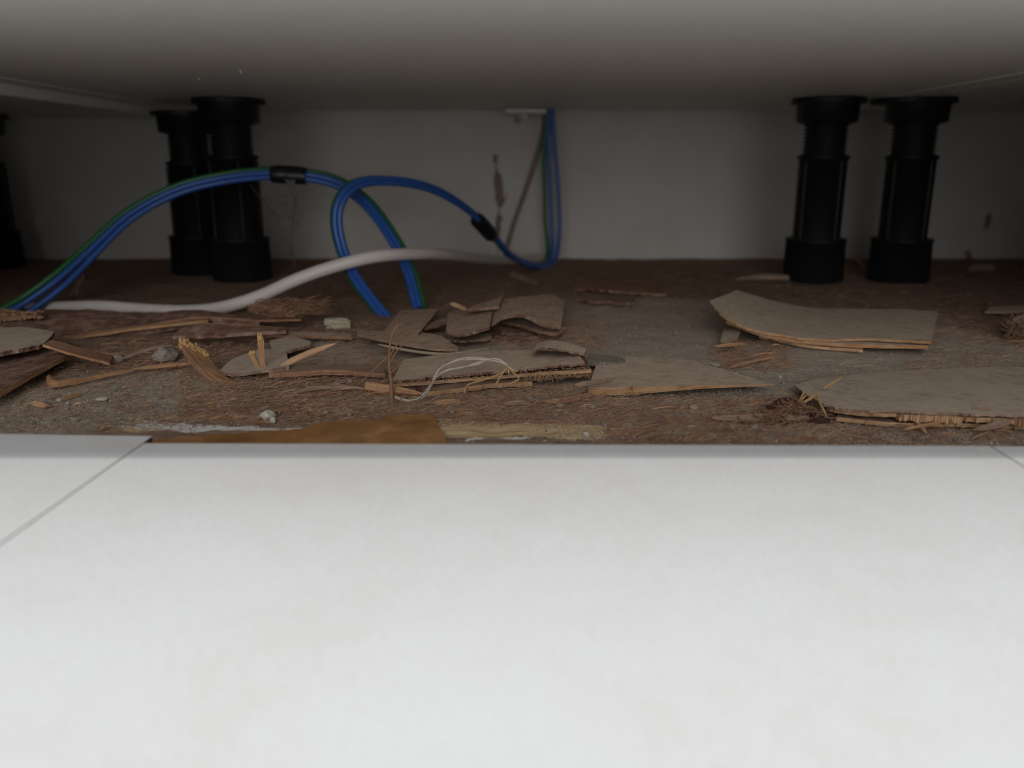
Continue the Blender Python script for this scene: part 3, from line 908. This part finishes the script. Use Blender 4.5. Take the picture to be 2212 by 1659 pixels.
plate_thing('grey_plate', 'dusty grey plate behind the slanting pale splinter', [
    ([g(588, 764, 5), g(625, 757, 5.4), g(672, 744, 5.4)], [g(582, 735, 4), g(630, 727, 4.4), g(670, 736, 5)], 0.0012, ['grey_top', 'dark_wood'], dict(nu=34, nv=6, jag=0.0006))], 'plate')
plate_thing('brown_strip', 'flat brown strip lying below the slanting pale splinter', [
    ([g(580, 806, 3.2), g(660, 802, 3.4), g(740, 800, 3.4), g(832, 806, 3.4)], [g(596, 793, 3), g(660, 790, 3), g(740, 789, 3), g(826, 793, 3)], 0.0020, ['splinter_dull', 'splinter_red'], dict(nu=50, nv=4, jag=0.0006))], 'strip')
plate_thing('shadowed_strip', 'thin wood strip lying beyond the grey plates near the foam piece', [
    ([g(575, 722, 4), g(660, 725, 4), g(760, 728, 4)], [g(575, 715, 4), g(660, 717, 4), g(756, 719, 4)], 0.0012, ['veneer', 'splinter_red'], dict(nu=34, nv=4, jag=0.0006))], 'strip')
plate_thing('flat_splinter', 'flat brown splinter crossing the diagonal edge of the shaded board', [
    ([g(92, 743, 11.5), g(160, 764, 8), g(236, 783, 3)], [g(112, 734, 11.5), g(180, 752, 8), g(244, 769, 3.2)], 0.0011, ['splinter_red', 'splinter'], dict(nu=34, nv=4, jag=0.0005))], 'splinter')

# grey felt chip
plate_thing('felt_scrap', 'mottled grey felt scrap beside the delaminated plywood', [
    ([g(1268, 776, 5), g(1300, 783, 4.5), g(1330, 785, 4), g(1352, 781, 3.5)], [g(1270, 762, 5), g(1300, 764, 5), g(1330, 767, 4.5), g(1353, 774, 3.5)], 0.0022, ['felt', 'felt'], dict(nu=30, nv=5, jag=0.001, wob=0.0008))], 'felt')
# foam chunk
SEED[0] = 410
mb = MB(); rock(mb, V(730, 700, .425), 0.0074, 0.004, 0.0040, 0, 0.65, 3, 0.1, 0.1)
tag(mb.build('foam_scrap', 'foam'), 'cream foam scrap lying behind the brown strips', 'foam')

# ------------------------------------------------------------------ splinters, sticks and twigs
def stick(name, label, path, r, mat, cat='splinter', n=16, seg=9, flat=0.55, ridge=0.35, taper=(0.5, 0.35), group=None, capmat=None, jagend=0.0008, parent=None):
    mb = MB()
    tube(mb, path, r, n, seg, 0, False, flat, ridge, taper, 0.15, capmi=1 if capmat else 0, jagend=jagend)
    o = mb.build(name, [mat, capmat] if capmat else mat, parent)
    if parent is None:
        tag(o, label, cat, group)
    return o

# thick splinter with fresh broken end
e = empty('broken_splinter', G(500, 832)); tag(e, 'thick brown splinter leaning with a fresh pale broken end', 'splinter')
mb = MB()
slab(mb, [V(388, 732, .326), V(404, 762, .322), V(440, 802, .316), V(476, 828, .312), V(527, 838, .311)],
     [V(447, 764, .334), V(462, 785, .330), V(482, 806, .322), V(500, 822, .315), V(528, 835, .3115)], [0.0035, 0.0034, 0.003, 0.002, 0.0008], 34, 8, 0.0005, 0.0004, 0.0007)
mb.build('splinter_body', ['splinter', 'splinter_red'], e)
mb = MB()
for k in range(150):
    t = random.random()
    a = V(387 + 60 * t, 731 + 32 * t, .3245 + 0.008 * t) + Vector((random.uniform(-.0006, .0006), random.uniform(-0.001, 0.001), random.uniform(-0.0030, 0.0006)))
    rock(mb, a, random.uniform(.0004, .0009), random.uniform(.0004, .0008), random.uniform(.0005, .0011), 0, 0.5, 1, random.random() * 3)
mb.build('broken_end', 'broken', e)['label'] = 'pale crumbly broken end'

def upright(label, path, r, tipn):
    e = empty('upright_splinter', path[-1]); tag(e, label, 'splinter')
    o = stick('splinter_body', None, path, r, 'splinter', parent=e, flat=0.5)
    mb = MB()
    for k in range(tipn):
        t = random.uniform(0, 0.3)
        a = path[0].lerp(path[1], t) + Vector((random.uniform(-1, 1) * r[0] * .8, random.uniform(-.0008, .0002), random.uniform(-.0002, .0008)))
        rock(mb, a, .0004, .0004, random.uniform(.0005, .0010), 0, 0.5, 1)
    mb.build('broken_end', 'broken', e)
    return e
upright('tall thin splinter standing upright with pale tip', [V(562, 724, .325), V(565, 765, .325), V(569, 808, .324)], [.0011, .0010, .0007], 24)
upright('short stub splinter leaning on the tall upright splinter', [V(543, 760, .326), V(552, 782, .325), V(565, 806, .323)], [.0012, .0009, .0005], 18)
stick('slanting_splinter', 'pale splinter slanting up from the dirt beside the upright splinters', [V(588, 806, .322), V(625, 782, .328), V(680, 757, .335), V(724, 742, .340)], [.0007, .0016, .0015, .0008], 'splinter_pale')
stick('hooked_splinter', 'tan hooked splinter on the grey sand under the diagonal board edge', [g(104, 813, 3), g(112, 829, 2.5), g(150, 826, 2.2), g(210, 814, 2.2), g(300, 797, 2)], [.0016, .0016, .0011, .0009, .0006], 'splinter', n=24)
stick('long_splinter', 'long thin splinter lying on grey sand between two pebbles and thick splinter', [g(288, 797, 2), g(350, 791, 2.2), g(400, 786, 3), g(430, 778, 4)], [.0006, .0010, .0009, .0005], 'splinter')
stick('thin_splinter', 'thin dark splinter poking out of the hollow over the large grey pebble', [g(265, 775, 4), g(310, 757, 6), g(370, 745, 7)], [.0006, .0007, .0004], 'splinter_dull')
stick('slim_splinter', 'slim pinkish splinter in the dirt below the diagonal board edge', [g(132, 863, 1.5), g(150, 858, 1.6), g(175, 852, 1.6)], [.0005, .0006, .0004], 'splinter')
stick('short_splinter', 'short pale splinter lying on the sand near the board corner', [g(68, 870, 1.5), g(84, 873, 1.5), g(102, 877, 1.3)], [.0008, .0010, .0008], 'splinter_pale')
stick('chip_splinter', 'orange broken splinter crossing below the grass root', [g(791, 835, 3.6), g(830, 840, 3), g(870, 845, 2.6), g(914, 851, 2)], [.0015, .0013, .0011, .0006], 'splinter', taper=(0.9, 0.3))
stick('reed_straw', 'pale curved straw lying in front of the long veneer strip', [g(818, 744, 5), g(860, 753, 4.5), g(920, 762, 4), g(980, 764, 4), g(1056, 753, 4)], .0006, 'straw', 'straw', 24, 8, 0.9, 0.1, jagend=0)
stick('brown_stick', 'brown stick in the gravel before the blunt end of the wedge', [g(1178, 867, 2), g(1210, 867, 2), g(1245, 860, 2.2), g(1283, 852, 2.2)], [.0006, .0010, .0010, .0008], 'splinter_red')
stick('wedge_splinter', 'dull splinter resting on the corner of the plywood wedge', [g(1243, 832, 6), g(1280, 827, 6.6), g(1330, 817, 6.8)], [.0008, .0010, .0006], 'splinter_dull')
stick('sand_sliver', 'flat pale sliver in the sawdust below the white fibre tangle', [g(938, 870, 1.8), g(960, 868, 1.8), g(992, 865, 1.8)], [.0008, .0010, .0006], 'splinter')
stick('dust_sliver', 'dull sliver in the dust below the delaminated plywood', [g(1085, 872, 1.6), g(1110, 871, 1.6), g(1140, 868, 1.6)], [.0006, .0009, .0006], 'splinter_dull')
stick('buried_splinter', 'half-buried brown splinter in the sawdust by the amber film', [g(630, 850, 1.5), g(690, 838, 2), g(770, 838, 2.6), g(790, 842, 2)], [.0004, .0006, .0006, .0003], 'splinter_dull')
stick('fine_twig', 'fine dark twig leaning from the dust towards the grass root', [V(765, 840, .305), V(800, 806, .306), V(842, 766, .306)], .00028, 'root', 'twig', 10, 6, 1, 0)
stick('small_stick', 'small pale stick poking out behind the combed veneer chip', [g(974, 655, 13), g(990, 661, 12.5), g(1008, 668, 12)], .0010, 'splinter_pale')
stick('bark_stick', 'pale flat stick running into the dark bark clump', [g(1540, 902, 2.2), g(1600, 902, 2.6), g(1660, 900, 3), g(1745, 900, 3)], [.0008, .0011, .0012, .0010], 'splinter_dull', n=22)
stick('crossing_splinter', 'flat splinter leaning under the torn edge near the tile joint', [g(2104, 928, 2.5), g(2140, 921, 4), g(2185, 909, 6)], [.0006, .0015, .0012], 'splinter_dull')
stick('edge_splinter', 'slim splinter lying level below the torn board edge', [g(1951, 928, 2), g(1990, 921, 3), g(2032, 912, 4)], [.0004, .0005, .0004], 'splinter')
stick('reddish_sliver', 'reddish sliver lying on top of the wide split board', [g(2098, 880, 10.6), g(2120, 883, 10.8), g(2142, 885, 10.8)], [.0003, .0005, .0003], 'splinter_dull')
stick('leg_twig', 'bent twig wedged between the two bare black legs', [V(1843, 548, .655), V(1865, 575, .640), V(1885, 594, .615), V(1905, 606, .60)], .0015, 'splinter_dull', 'twig')
stick('wall_stick', 'flat stick lying by the single standing leg near the wall', [g(1590, 603, 3), g(1650, 599, 3), g(1725, 601, 3)], [.0015, .0025, .0020], 'splinter_dull')
stick('forked_splinter', 'blurred splinter on the dirt under the rising blue wires', [g(1100, 590, 5), g(1130, 600, 4), g(1162, 614, 3)], [.0018, .0024, .0014], 'splinter_dull')
stick('sawdust_splinter', 'thin splinter across the reddish fibre heap by the curved sheet', [g(1578, 793, 2.5), g(1620, 782, 3), g(1675, 770, 3)], [.0004, .0007, .0005], 'splinter')
stick('heap_sliver', 'short sliver on top of the reddish fibre heap', [g(1545, 748, 3.5), g(1575, 745, 4), g(1612, 742, 4)], [.0006, .0010, .0006], 'splinter')

# grass-like twigs by the bark clump, twigs under the torn edge
TW = [
    ('short straw upright in the bark clump by the board tip', [V(1725, 870, .268), V(1738, 845, .268)], .00032),
    ('second straw leaning beside the short upright straw', [V(1722, 874, .268), V(1742, 853, .268)], .00028),
    ('long golden straw leaning over the board tip from the bark clump', [V(1700, 880, .266), V(1738, 868, .266), V(1762, 852, .268)], .00042),
    ('golden straw hanging down across the opened board edge', [V(1764, 851, .268), V(1773, 874, .262), V(1786, 900, .257)], .00036),
    ('pale straw sticking up alone above the split board', [V(1777, 840, .285), V(1797, 828, .286), V(1819, 814, .287)], .00034),
    ('brown twig leaning from the torn edge into the gravel', [V(1977, 908, .255), V(1990, 922, .252), V(2001, 935, .250)], .00050),
    ('tiny straight straw hanging under the torn cross grain', [V(2013, 909, .252), V(2011, 929, .268)], .00030),
    ('tiny upright straw in the gravel below the torn edge', [V(2002, 923, .260), V(2004, 942, .257)], .00026),
    ('curled straw dangling from the torn edge', [V(2063, 905, .252), V(2066, 916, .269), V(2068, 928, .266)], .00042),
    ('pale blade standing in the gravel near the tile joint', [V(2046, 953, .254), V(2058, 938, .256), V(2075, 924, .258)], .00045),
    ('thin straw slanting across the torn edge to the gravel', [V(2115, 888, .255), V(2150, 905, .252), V(2186, 924, .268)], .00025),
    ('bent golden straw lying out beyond the tile joint', [V(2160, 934, .262), V(2170, 928, .262), V(2196, 924, .262), V(2240, 927, .262)], .00034),
    ('lowest golden straw on the gravel beyond the tile joint', [V(2164, 947, .255), V(2190, 938, .258), V(2230, 930, .260)], .00040),
]
for lab, pth, r in TW:
    stick('straw', lab, pth, r * 1.15, 'twig_gold', 'straw', 8, 6, 1, 0, (0.7, 0.4), 'loose straws at the torn board', jagend=0)

# grass root
e = empty('grass_root', G(846, 888)); tag(e, 'dry branching root standing upright over the broken splinter', 'root')
mb = MB(); tube(mb, [V(847, 892, .283), V(846, 862, .288), V(845, 828, .290), V(841, 790, .291), V(841, 760, .291), V(847, 722, .292), V(860, 696, .293)], [.00075, .0008, .0007, .0006, .00045, .0003, .00016], 26, 7)
mb.build('stem', 'root', e)
for q in ([V(847, 724, .292), V(855, 708, .292), V(867, 700, .292)], [V(843, 768, .291), V(855, 748, .290), V(872, 720, .289)], [V(845, 780, .291), V(856, 760, .290), V(871, 744, .289)],
          [V(845, 805, .290), V(855, 797, .289), V(869, 781, .288)], [V(845, 860, .288), V(848, 872, .287), V(842, 885, .284)], [V(847, 864, .288), V(856, 868, .286), V(846, 888, .282)]):
    mb = MB(); tube(mb, q, [.0004, .0003, .00015], 8, 6); mb.build('branch', 'root', e)

# white fibre tangle
e = empty('fibre_tangle', G(880, 870)); tag(e, 'tangled wisp of whitish plant fibre looping over the delaminated plywood', 'fibre')
base = [(852, 858, .290), (880, 868, .288), (915, 856, .290), (935, 822, .294), (952, 795, .298), (985, 778, .300), (1025, 776, .300), (1065, 778, .299), (1092, 786, .297), (1110, 802, .294)]
alt = [(862, 862, .289), (895, 864, .288), (925, 842, .291), (945, 812, .296), (968, 799, .297), (995, 796, .298), (1030, 784, .299), (1070, 775, .299), (1096, 790, .297), (1098, 806, .294)]
for k in range(9):
    src = base if k % 2 == 0 else alt
    j = 0.35 + k * 0.45
    pts = [V(a + random.uniform(-j, j) * 1.3, b + random.uniform(-j, j) * 1.3, y + random.uniform(-.001, .001)) for a, b, y in src]
    mb = MB(); tube(mb, pts, random.uniform(.00012, .00022), 44, 5)
    mb.build('strand', 'hair', e)
for q in ([V(1003, 850, .287), V(1010, 832, .289), V(1040, 822, .291), V(1075, 810, .293), V(1096, 794, .296)], [V(1098, 792, .296), V(1082, 812, .293), V(1071, 832, .290)], [V(1094, 790, .296), V(1112, 808, .293), V(1120, 820, .291), V(1096, 831, .289)],
          [V(1096, 792, .296), V(1108, 800, .294), V(1118, 802, .293)]):
    mb = MB(); tube(mb, q, .00036, 20, 6); o = mb.build('root_strand', 'twig_gold', e)

# bark clump beside the split board
e = empty('bark_clump', G(1700, 915)); tag(e, 'dark crumbling bark clump with fibrous top beside the split board', 'bark')
mb = MB(); SEED[0] = 520
rock(mb, V(1718, 892, .266), .0095, .007, .0042, 0, 0.6, 3)
rock(mb, V(1764, 903, .264), .0050, .005, .0030, 0, 0.6, 3)
rock(mb, V(1672, 905, .272), .0070, .006, .0020, 0, 0.6, 3)
mb.build('bark_core', 'bark_dark', e)
mb = MB()
for k in range(150):
    px = random.gauss(1700, 38)
    top = 902 - 30 * math.exp(-((px - 1725) / 50) ** 2)
    fibres(mb, [V(px, top + random.uniform(-4, 12), .2595)], 1, 0.0045, 0.00026, 0, dirs=(random.choice((-.6, .6)), -0.3, random.uniform(-.7, .5)))
o = mb.build('bark_fibre', 'bark', e); o['kind'] = 'stuff'

# ------------------------------------------------------------------ amber film of dried adhesive
up = [(322, 950), (380, 943), (440, 940), (520, 936), (580, 930), (640, 927), (690, 918), (740, 911), (800, 908), (850, 898), (900, 896), (938, 898), (946, 918), (960, 936)]
lo = [(300, 966), (380, 968), (440, 968), (520, 968), (580, 968), (640, 968), (690, 968), (740, 968), (800, 968), (850, 968), (890, 968), (920, 968), (945, 968), (966, 966)]
mb = MB()
slab(mb, [g(a, b, 2.2) for a, b in lo], [g(a, b, 2.3) for a, b in up], 0.0016, 90, 16, 0.0002, 0.0008, 0.0010)
o = mb.build('adhesive_film', ['amber', 'amber']); tag(o, 'amber film of dried adhesive along the edge of the pale tiles', 'adhesive')

# ------------------------------------------------------------------ distant scraps, heaps
plate_thing('wall_chip', 'upright brown chip on the dirt by the far wall beyond the wide leg', [
    ([V(2098, 604, .66), V(2120, 608, .66), V(2140, 606, .66)], [V(2092, 576, .672), V(2118, 570, .672), V(2150, 572, .672)], 0.002, ['splinter_dull', 'splinter_dull'], dict(nu=16, nv=5, jag=0.0012))], 'chip')
plate_thing('dark_flake', 'broad dark flake on the dirt in front of the wall stain', [
    ([g(1240, 622, 3), g(1330, 628, 4), g(1440, 634, 3)], [g(1290, 598, 3), g(1350, 602, 4), g(1420, 606, 3)], 0.0018, ['splinter_red', 'dark_wood'], dict(nu=30, nv=5, jag=0.003, wob=0.0012))], 'flake')
plate_thing('dark_flake', 'smaller dark flake half sunk in the dirt behind the veneer chips', [
    ([g(1246, 648, 3), g(1300, 652, 3.5), g(1372, 655, 3)], [g(1260, 632, 3), g(1310, 635, 3.5), g(1370, 640, 3)], 0.0016, ['splinter_dull', 'dark_wood'], dict(nu=24, nv=5, jag=0.002, wob=0.001))], 'flake')
plate_thing('grey_chip', 'small grey chip tilted under the lifted end of the curved sheet', [
    ([g(1556, 738, 3.5), g(1575, 741, 4), g(1594, 730, 6)], [g(1562, 712, 4), g(1580, 710, 5), g(1602, 710, 6)], 0.0012, ['grey_top', 'dark_wood'], dict(nu=20, nv=5, jag=0.0007))], 'chip')
plate_thing('pale_strip', 'pale strip lying level near the frame edge beyond the curved sheet', [
    ([g(2128, 672, 3), g(2170, 672, 3.4), g(2240, 670, 3.4)], [g(2140, 662, 3), g(2180, 661, 3.2), g(2240, 660, 3.2)], 0.0014, ['grey_top', 'splinter_dull'], dict(nu=20, nv=4, jag=0.0008))], 'strip')
e = empty('plaster_clump', G(2205, 745)); tag(e, 'crumbly grey clump with stiff fibres at the far side of the curved sheet', 'clump')
mb = MB(); SEED[0] = 610
rock(mb, V(2222, 722, .408), .011, .008, .0095, 0, 0.6, 3)
mb.build('clump_core', 'felt', e)
mb = MB()
for k in range(90):
    fibres(mb, [V(random.uniform(2175, 2225), random.uniform(690, 745), .400)], 1, .006, .0003, 0, dirs=(-.7, -.4, random.uniform(-.4, .6)))
mb.build('clump_fibre', 'root', e)['kind'] = 'stuff'

# ------------------------------------------------------------------ stones
def stone(label, px, py, w, h, mat, name='pebble', group=None, dz=0.0, rough=0.35):
    b = g(px, py + h * 0.42, dz)
    dist = (b - Vector((0, 0, CAM_H))).length
    rx = w / 2 * dist / F; rz = h / 2 * dist / F
    mb = MB(); rock(mb, (b.x, b.y + rx * 0.6, b.z + rz * 0.75), rx, rx * 0.85, rz, 0, rough, 2, random.random() * 6)
    return tag(mb.build(name, mat), label, 'stone', group)
stone('largest white plaster crumb lying alone above the amber film', 576, 899, 34, 24, 'white_stone', 'plaster_crumb')
stone('small white tail crumb touching the largest white plaster crumb', 589, 909, 14, 14, 'white_stone', 'plaster_crumb')
stone('round grey pebble at the end of the flat brown splinter', 251, 776, 26, 20, 'grey_stone')
stone('large dusty grey pebble behind the long thin splinter', 350, 768, 52, 36, 'grey_stone')
stone('white elongated crumb on the grey sand below the hooked splinter', 218, 864, 22, 8, 'white_stone', 'plaster_crumb')
stone('small white crumb near the slim pinkish splinter', 126, 866, 14, 8, 'white_stone', 'plaster_crumb')
stone('bluish grey pebble in the gravel under the wedge near its blunt end', 1279, 880, 17, 15, 'grey_stone')
stone('grey pebble beside the brown stick tip', 1211, 878, 18, 16, 'grey_stone')
stone('grey pebble next to the bluish one under the wedge', 1240, 866, 16, 12, 'grey_stone')
stone('pale grey pebble in the sawdust before the flat bark stick', 1632, 924, 21, 15, 'grey_stone')
stone('white round crumb on the bare wood near the tile edge', 1267, 941, 15, 14, 'white_stone', 'plaster_crumb')
stone('curved pale crumb in the gravel behind the yellow crumb', 1500, 882, 22, 14, 'tan_stone')
stone('yellow crumb in the sawdust before the wedge', 1442, 903, 16, 11, 'yellow_stone', 'yellow_crumb')
stone('grey pebble in the dust under the white fibre tangle', 1026, 881, 14, 11, 'grey_stone')
stone('white speck of plaster beside the grey pebble under the tangle', 1017, 894, 9, 7, 'white_stone', 'plaster_crumb')
stone('grey pebble by the rim of the amber film', 755, 896, 12, 10, 'grey_stone')
stone('tan crumb in the sawdust above the amber film', 703, 892, 13, 9, 'tan_stone')
stone('grey pebble in the gravel near the tile joint below the torn edge', 1889, 947, 13, 10, 'grey_stone')
stone('pale flat pebble in front of the bark stick', 1582, 925, 18, 12, 'tan_stone')
stone('grey pebble on the sand above the tip of the wedge', 1546, 788, 22, 10, 'grey_stone', dz=3)
stone('white plaster crumb on the sand behind the tip of the wedge', 1661, 807, 13, 8, 'tan_stone', 'plaster_crumb')
stone('grey pebble between the wedge point and the board tip', 1694, 829, 13, 10, 'grey_stone')
stone('tan pebble in the hollow below the board tip', 1690, 850, 20, 9, 'tan_stone')
stone('small pale pebble below the board tip in the hollow', 1712, 852, 9, 9, 'tan_stone')
stone('tiny pale crumb on the dust by the foam scrap', 633, 812, 12, 8, 'grey_stone')
stone('grey pebble on the brown dust right of the flat brown strip'.replace('right of', 'past'), 756, 824, 13, 10, 'grey_stone')
stone('white crumb in the sand near the thick splinter base', 398, 837, 11, 8, 'tan_stone', 'plaster_crumb')
# alike small gravel grains on the sand
placed = []
zones = [((60, 820, 420, 915), 46), ((1180, 855, 1560, 905), 40), ((1960, 920, 2212, 958), 26), ((960, 870, 1180, 905), 14), ((640, 840, 860, 890), 16), ((1480, 890, 1760, 955), 22), ((1560, 780, 1740, 860), 14)]
proto = []
for k in range(6):
    mb = MB(); SEED[0] = 700 + k * 31
    rock(mb, (0, 0, 0), 1, 0.85, 0.7, 0, 0.45, 1)
    o = mb.build('gravel_grain', ['grey_stone', 'tan_stone', 'grey_stone', 'white_stone', 'grey_stone', 'tan_stone'][k], origin=Vector((0, 0, 0)))
    proto.append(o)
used = [False] * 6
ZLAB = ['tiny gravel grain on the grey sand below the hooked splinter',
        'tiny gravel grain under the plywood wedge',
        'tiny gravel grain near the tile joint below the torn board edge',
        'tiny gravel grain in the dust under the fibre tangle',
        'tiny gravel grain in the sawdust above the amber film',
        'tiny gravel grain in the sawdust around the bark stick',
        'tiny gravel grain between the wedge point and the split board']
for ((x0, y0, x1, y1), n), zl in zip(zones, ZLAB):
    for k in range(n):
        b = g(random.uniform(x0, x1), random.uniform(y0, y1), 0)
        r = random.choice((0.0005, 0.0006, 0.0007, 0.0008, 0.0010))
        i = random.choice((0, 0, 1, 2, 3, 4, 4, 5))
        if used[i]:
            o = proto[i].copy(); COL.objects.link(o)
        else:
            o = proto[i]; used[i] = True
        o.location = (b.x, b.y, ground_z(b.x, b.y) + r * 0.4)
        o.scale = (r, r, r)
        o.rotation_euler = (random.random(), random.random(), random.random() * 6)
        tag(o, zl, 'gravel', zl.replace('tiny gravel grain', 'gravel grains'))
for i in range(6):
    if not used[i]:
        bpy.data.objects.remove(proto[i])

# loose thin splinters lying about
SPL = [((430, 815, 800, 885), 16, 'thin loose splinter in the sawdust above the amber film'), ((900, 860, 1260, 905), 10, 'thin loose splinter in the dust below the fibre tangle'), ((1300, 870, 1560, 950), 10, 'thin loose splinter in the sawdust before the plywood wedge'),
       ((40, 850, 380, 915), 9, 'thin loose splinter on the grey sand below the hooked splinter'), ((200, 735, 380, 770), 9, 'thin loose splinter in the hollow behind the large grey pebble'), ((1545, 745, 1690, 795), 12, 'thin loose splinter in the reddish heap by the curved sheet'),
       ((1060, 705, 1300, 750), 9, 'thin loose splinter in the litter under the arched veneer chip'), ((2040, 690, 2190, 790), 9, 'thin loose splinter scattered beside the crumbly grey clump'), ((1840, 925, 2200, 955), 9, 'thin loose splinter on the gravel below the torn board edge'),
       ((1230, 600, 1480, 660), 6, 'thin loose splinter on the dirt around the dark flakes')]
for (x0, y0, x1, y1), n, lab in SPL:
    for k in range(n):
        px, py = random.uniform(x0, x1), random.uniform(y0, y1)
        L = random.uniform(14, 60)
        a = random.gauss(0, 0.35)
        p0, p1 = g(px, py, random.uniform(0.8, 2.0)), g(px + L * math.cos(a), py - L * math.sin(a) * 0.5, random.uniform(1.2, 3.0))
        pm = p0.lerp(p1, .5) + Vector((0, random.uniform(-.001, .001), random.uniform(0, .0008)))
        r = random.uniform(.00016, .00036)
        stick('loose_splinter', lab, [p0, pm, p1], [r * .6, r, r * .5], random.choice(('splinter', 'splinter_dull', 'splinter_dull', 'splinter_red', 'splinter_pale')), 'splinter', 8, 6, group=lab.replace('splinter', 'splinters', 1))

# ------------------------------------------------------------------ sand, sawdust (uncountable)
def scatter(name, label, cat, mats, zones, make):
    mb = MB()
    for (x0, y0, x1, y1), n in zones:
        for k in range(n):
            px, py = random.uniform(x0, x1), random.uniform(y0, y1)
            b = g(px, py, 0)
            if any((b.x - q[0]) ** 2 + (b.y - q[1]) ** 2 < (0.033 if k_ < 5 else 0.012) ** 2 for k_, q in enumerate(LEGS)):
                continue
            make(mb, Vector((b.x, b.y, ground_z(b.x, b.y))))
    return tag(mb.build(name, mats), label, cat, None, 'stuff')
OCT = [(1, 0, 0), (0, 1, 0), (-1, 0, 0), (0, -1, 0), (0, 0, 1), (0, 0, -0.6)]
OF = [(0, 1, 4), (1, 2, 4), (2, 3, 4), (3, 0, 4), (1, 0, 5), (2, 1, 5), (3, 2, 5), (0, 3, 5)]
def grain(mb, p):
    r = random.choice((0.00018, 0.00022, 0.00028, 0.00035, 0.00045))
    vs = [p + Vector((a * r * random.uniform(.6, 1.2), b * r * random.uniform(.6, 1.2), c * r * random.uniform(.6, 1.1) + r * .4)) for a, b, c in OCT]
    mb.add(vs, OF, random.choice((0, 0, 0, 1, 1, 2)))
scatter('sand', 'gritty grey sand and dust spread over the subfloor', 'sand', ['grey_stone', 'tan_stone', 'white_stone'],
        [((-60, 800, 420, 930), 3200), ((1160, 835, 1760, 955), 3600), ((1760, 915, 2230, 962), 2400), ((400, 830, 1160, 925), 2200), ((1250, 680, 1560, 800), 700), ((1680, 740, 2230, 830), 900)], grain)
def fib(mb, p):
    a = random.gauss(0, 0.8)
    L = random.choice((.001, .0013, .0016, .002, .003, .004, .007)) * random.uniform(.7, 1.2)
    d = Vector((math.cos(a), math.sin(a) * .8, random.uniform(-.1, .35))).normalized() * L
    s = Vector((-d.y, d.x, random.uniform(-.3, .3))).normalized() * random.uniform(.00006, .00016)
    u = Vector((0, 0, random.uniform(.00005, .00013)))
    p = p + Vector((0, 0, .0002))
    m = p + d * .5 + Vector((random.uniform(-.1, .1), random.uniform(-.1, .1), random.uniform(0, .15))) * L
    q = p + d
    vs = [p - s, p + s, p + u, m - s, m + s, m + u, q - s * .4, q + s * .4, q + u * .6]
    mb.add(vs, [(0, 3, 4, 1), (1, 4, 5, 2), (2, 5, 3, 0), (3, 6, 7, 4), (4, 7, 8, 5), (5, 8, 6, 3)], random.choice((0, 0, 0, 1, 1, 2)))
scatter('sawdust', 'brown sawdust and wood fibres littering the subfloor', 'sawdust', ['splinter_dull', 'splinter_red', 'splinter', 'bark'],
        [((380, 800, 860, 915), 3900), ((860, 830, 1300, 920), 3300), ((1300, 860, 1760, 955), 3600), ((-60, 760, 420, 930), 1350), ((1530, 740, 1700, 800), 1050), ((1060, 690, 1300, 760), 1050), ((560, 700, 800, 790), 750),
         ((1760, 905, 2230, 960), 1350), ((700, 600, 1500, 690), 750), ((1200, 590, 2200, 700), 900), ((1950, 680, 2230, 860), 1050), ((200, 730, 560, 800), 750)], fib)

# ------------------------------------------------------------------ cobwebs, flecks
def web(name, label, lines, fuzz):
    mb = MB()
    for q, r in lines:
        tube(mb, q, r, 14, 4, bumpy=0.6)
    for q in fuzz:
        for k in range(22):
            a = Vector(q) + Vector((random.gauss(0, .004), random.gauss(0, .002), random.gauss(0, .005)))
            fibres(mb, [a], 1, .005, .00010, 0, dirs=(random.uniform(-1, 1), 0, -.8))
    o = mb.build(name, 'web'); o['kind'] = 'stuff'
    return tag(o, label, 'cobweb')
web('cobweb', 'dusty cobweb hanging below the black tape joint', [
    ([V(540, 398, .55), V(556, 420, .552), V(566, 428, .553)], .0002), ([V(566, 428, .553), V(598, 424, .553), V(630, 424, .553)], .0002),
    ([V(566, 428, .553), V(590, 462, .553), V(612, 500, .553), V(634, 560, .553)], .00028), ([V(640, 426, .553), V(634, 470, .553), V(630, 520, .553), V(637, 578, .555)], .0004),
    ([V(574, 440, .553), V(600, 436, .553), V(636, 446, .553)], .00014), ([V(586, 456, .553), V(610, 470, .553), V(634, 474, .553)], .00014), ([V(630, 402, .545), V(636, 430, .552)], .0002)],
    [V(634, 445, .553), V(632, 475, .553), V(592, 462, .553)])
web('dust_strand', 'dangling dust strand under the low end of the blue wire arch', [
    ([V(176, 580, .497), V(178, 600, .495), V(168, 620, .49), V(166, 638, .487)], .0005), ([V(176, 590, .497), V(160, 625, .49), V(150, 640, .487)], .0003)], [V(172, 615, .492)])
for px, py, L, lab in ((519, 157, 9, 'pale fleck clinging to the cabinet underside nearer its front edge'), (430, 173, 6, 'fainter pale fleck clinging to the cabinet underside')):
    a = G(px, py - L * .5, H - .0004)
    mb = MB(); tube(mb, [a, a + Vector((.0003, -.0002, -L * .00010)), a + Vector((.0006, 0, -L * .00020))], [.0005, .0004, .0001], 6, 6)
    tag(mb.build('paint_fleck', 'white_plastic'), lab, 'fleck')
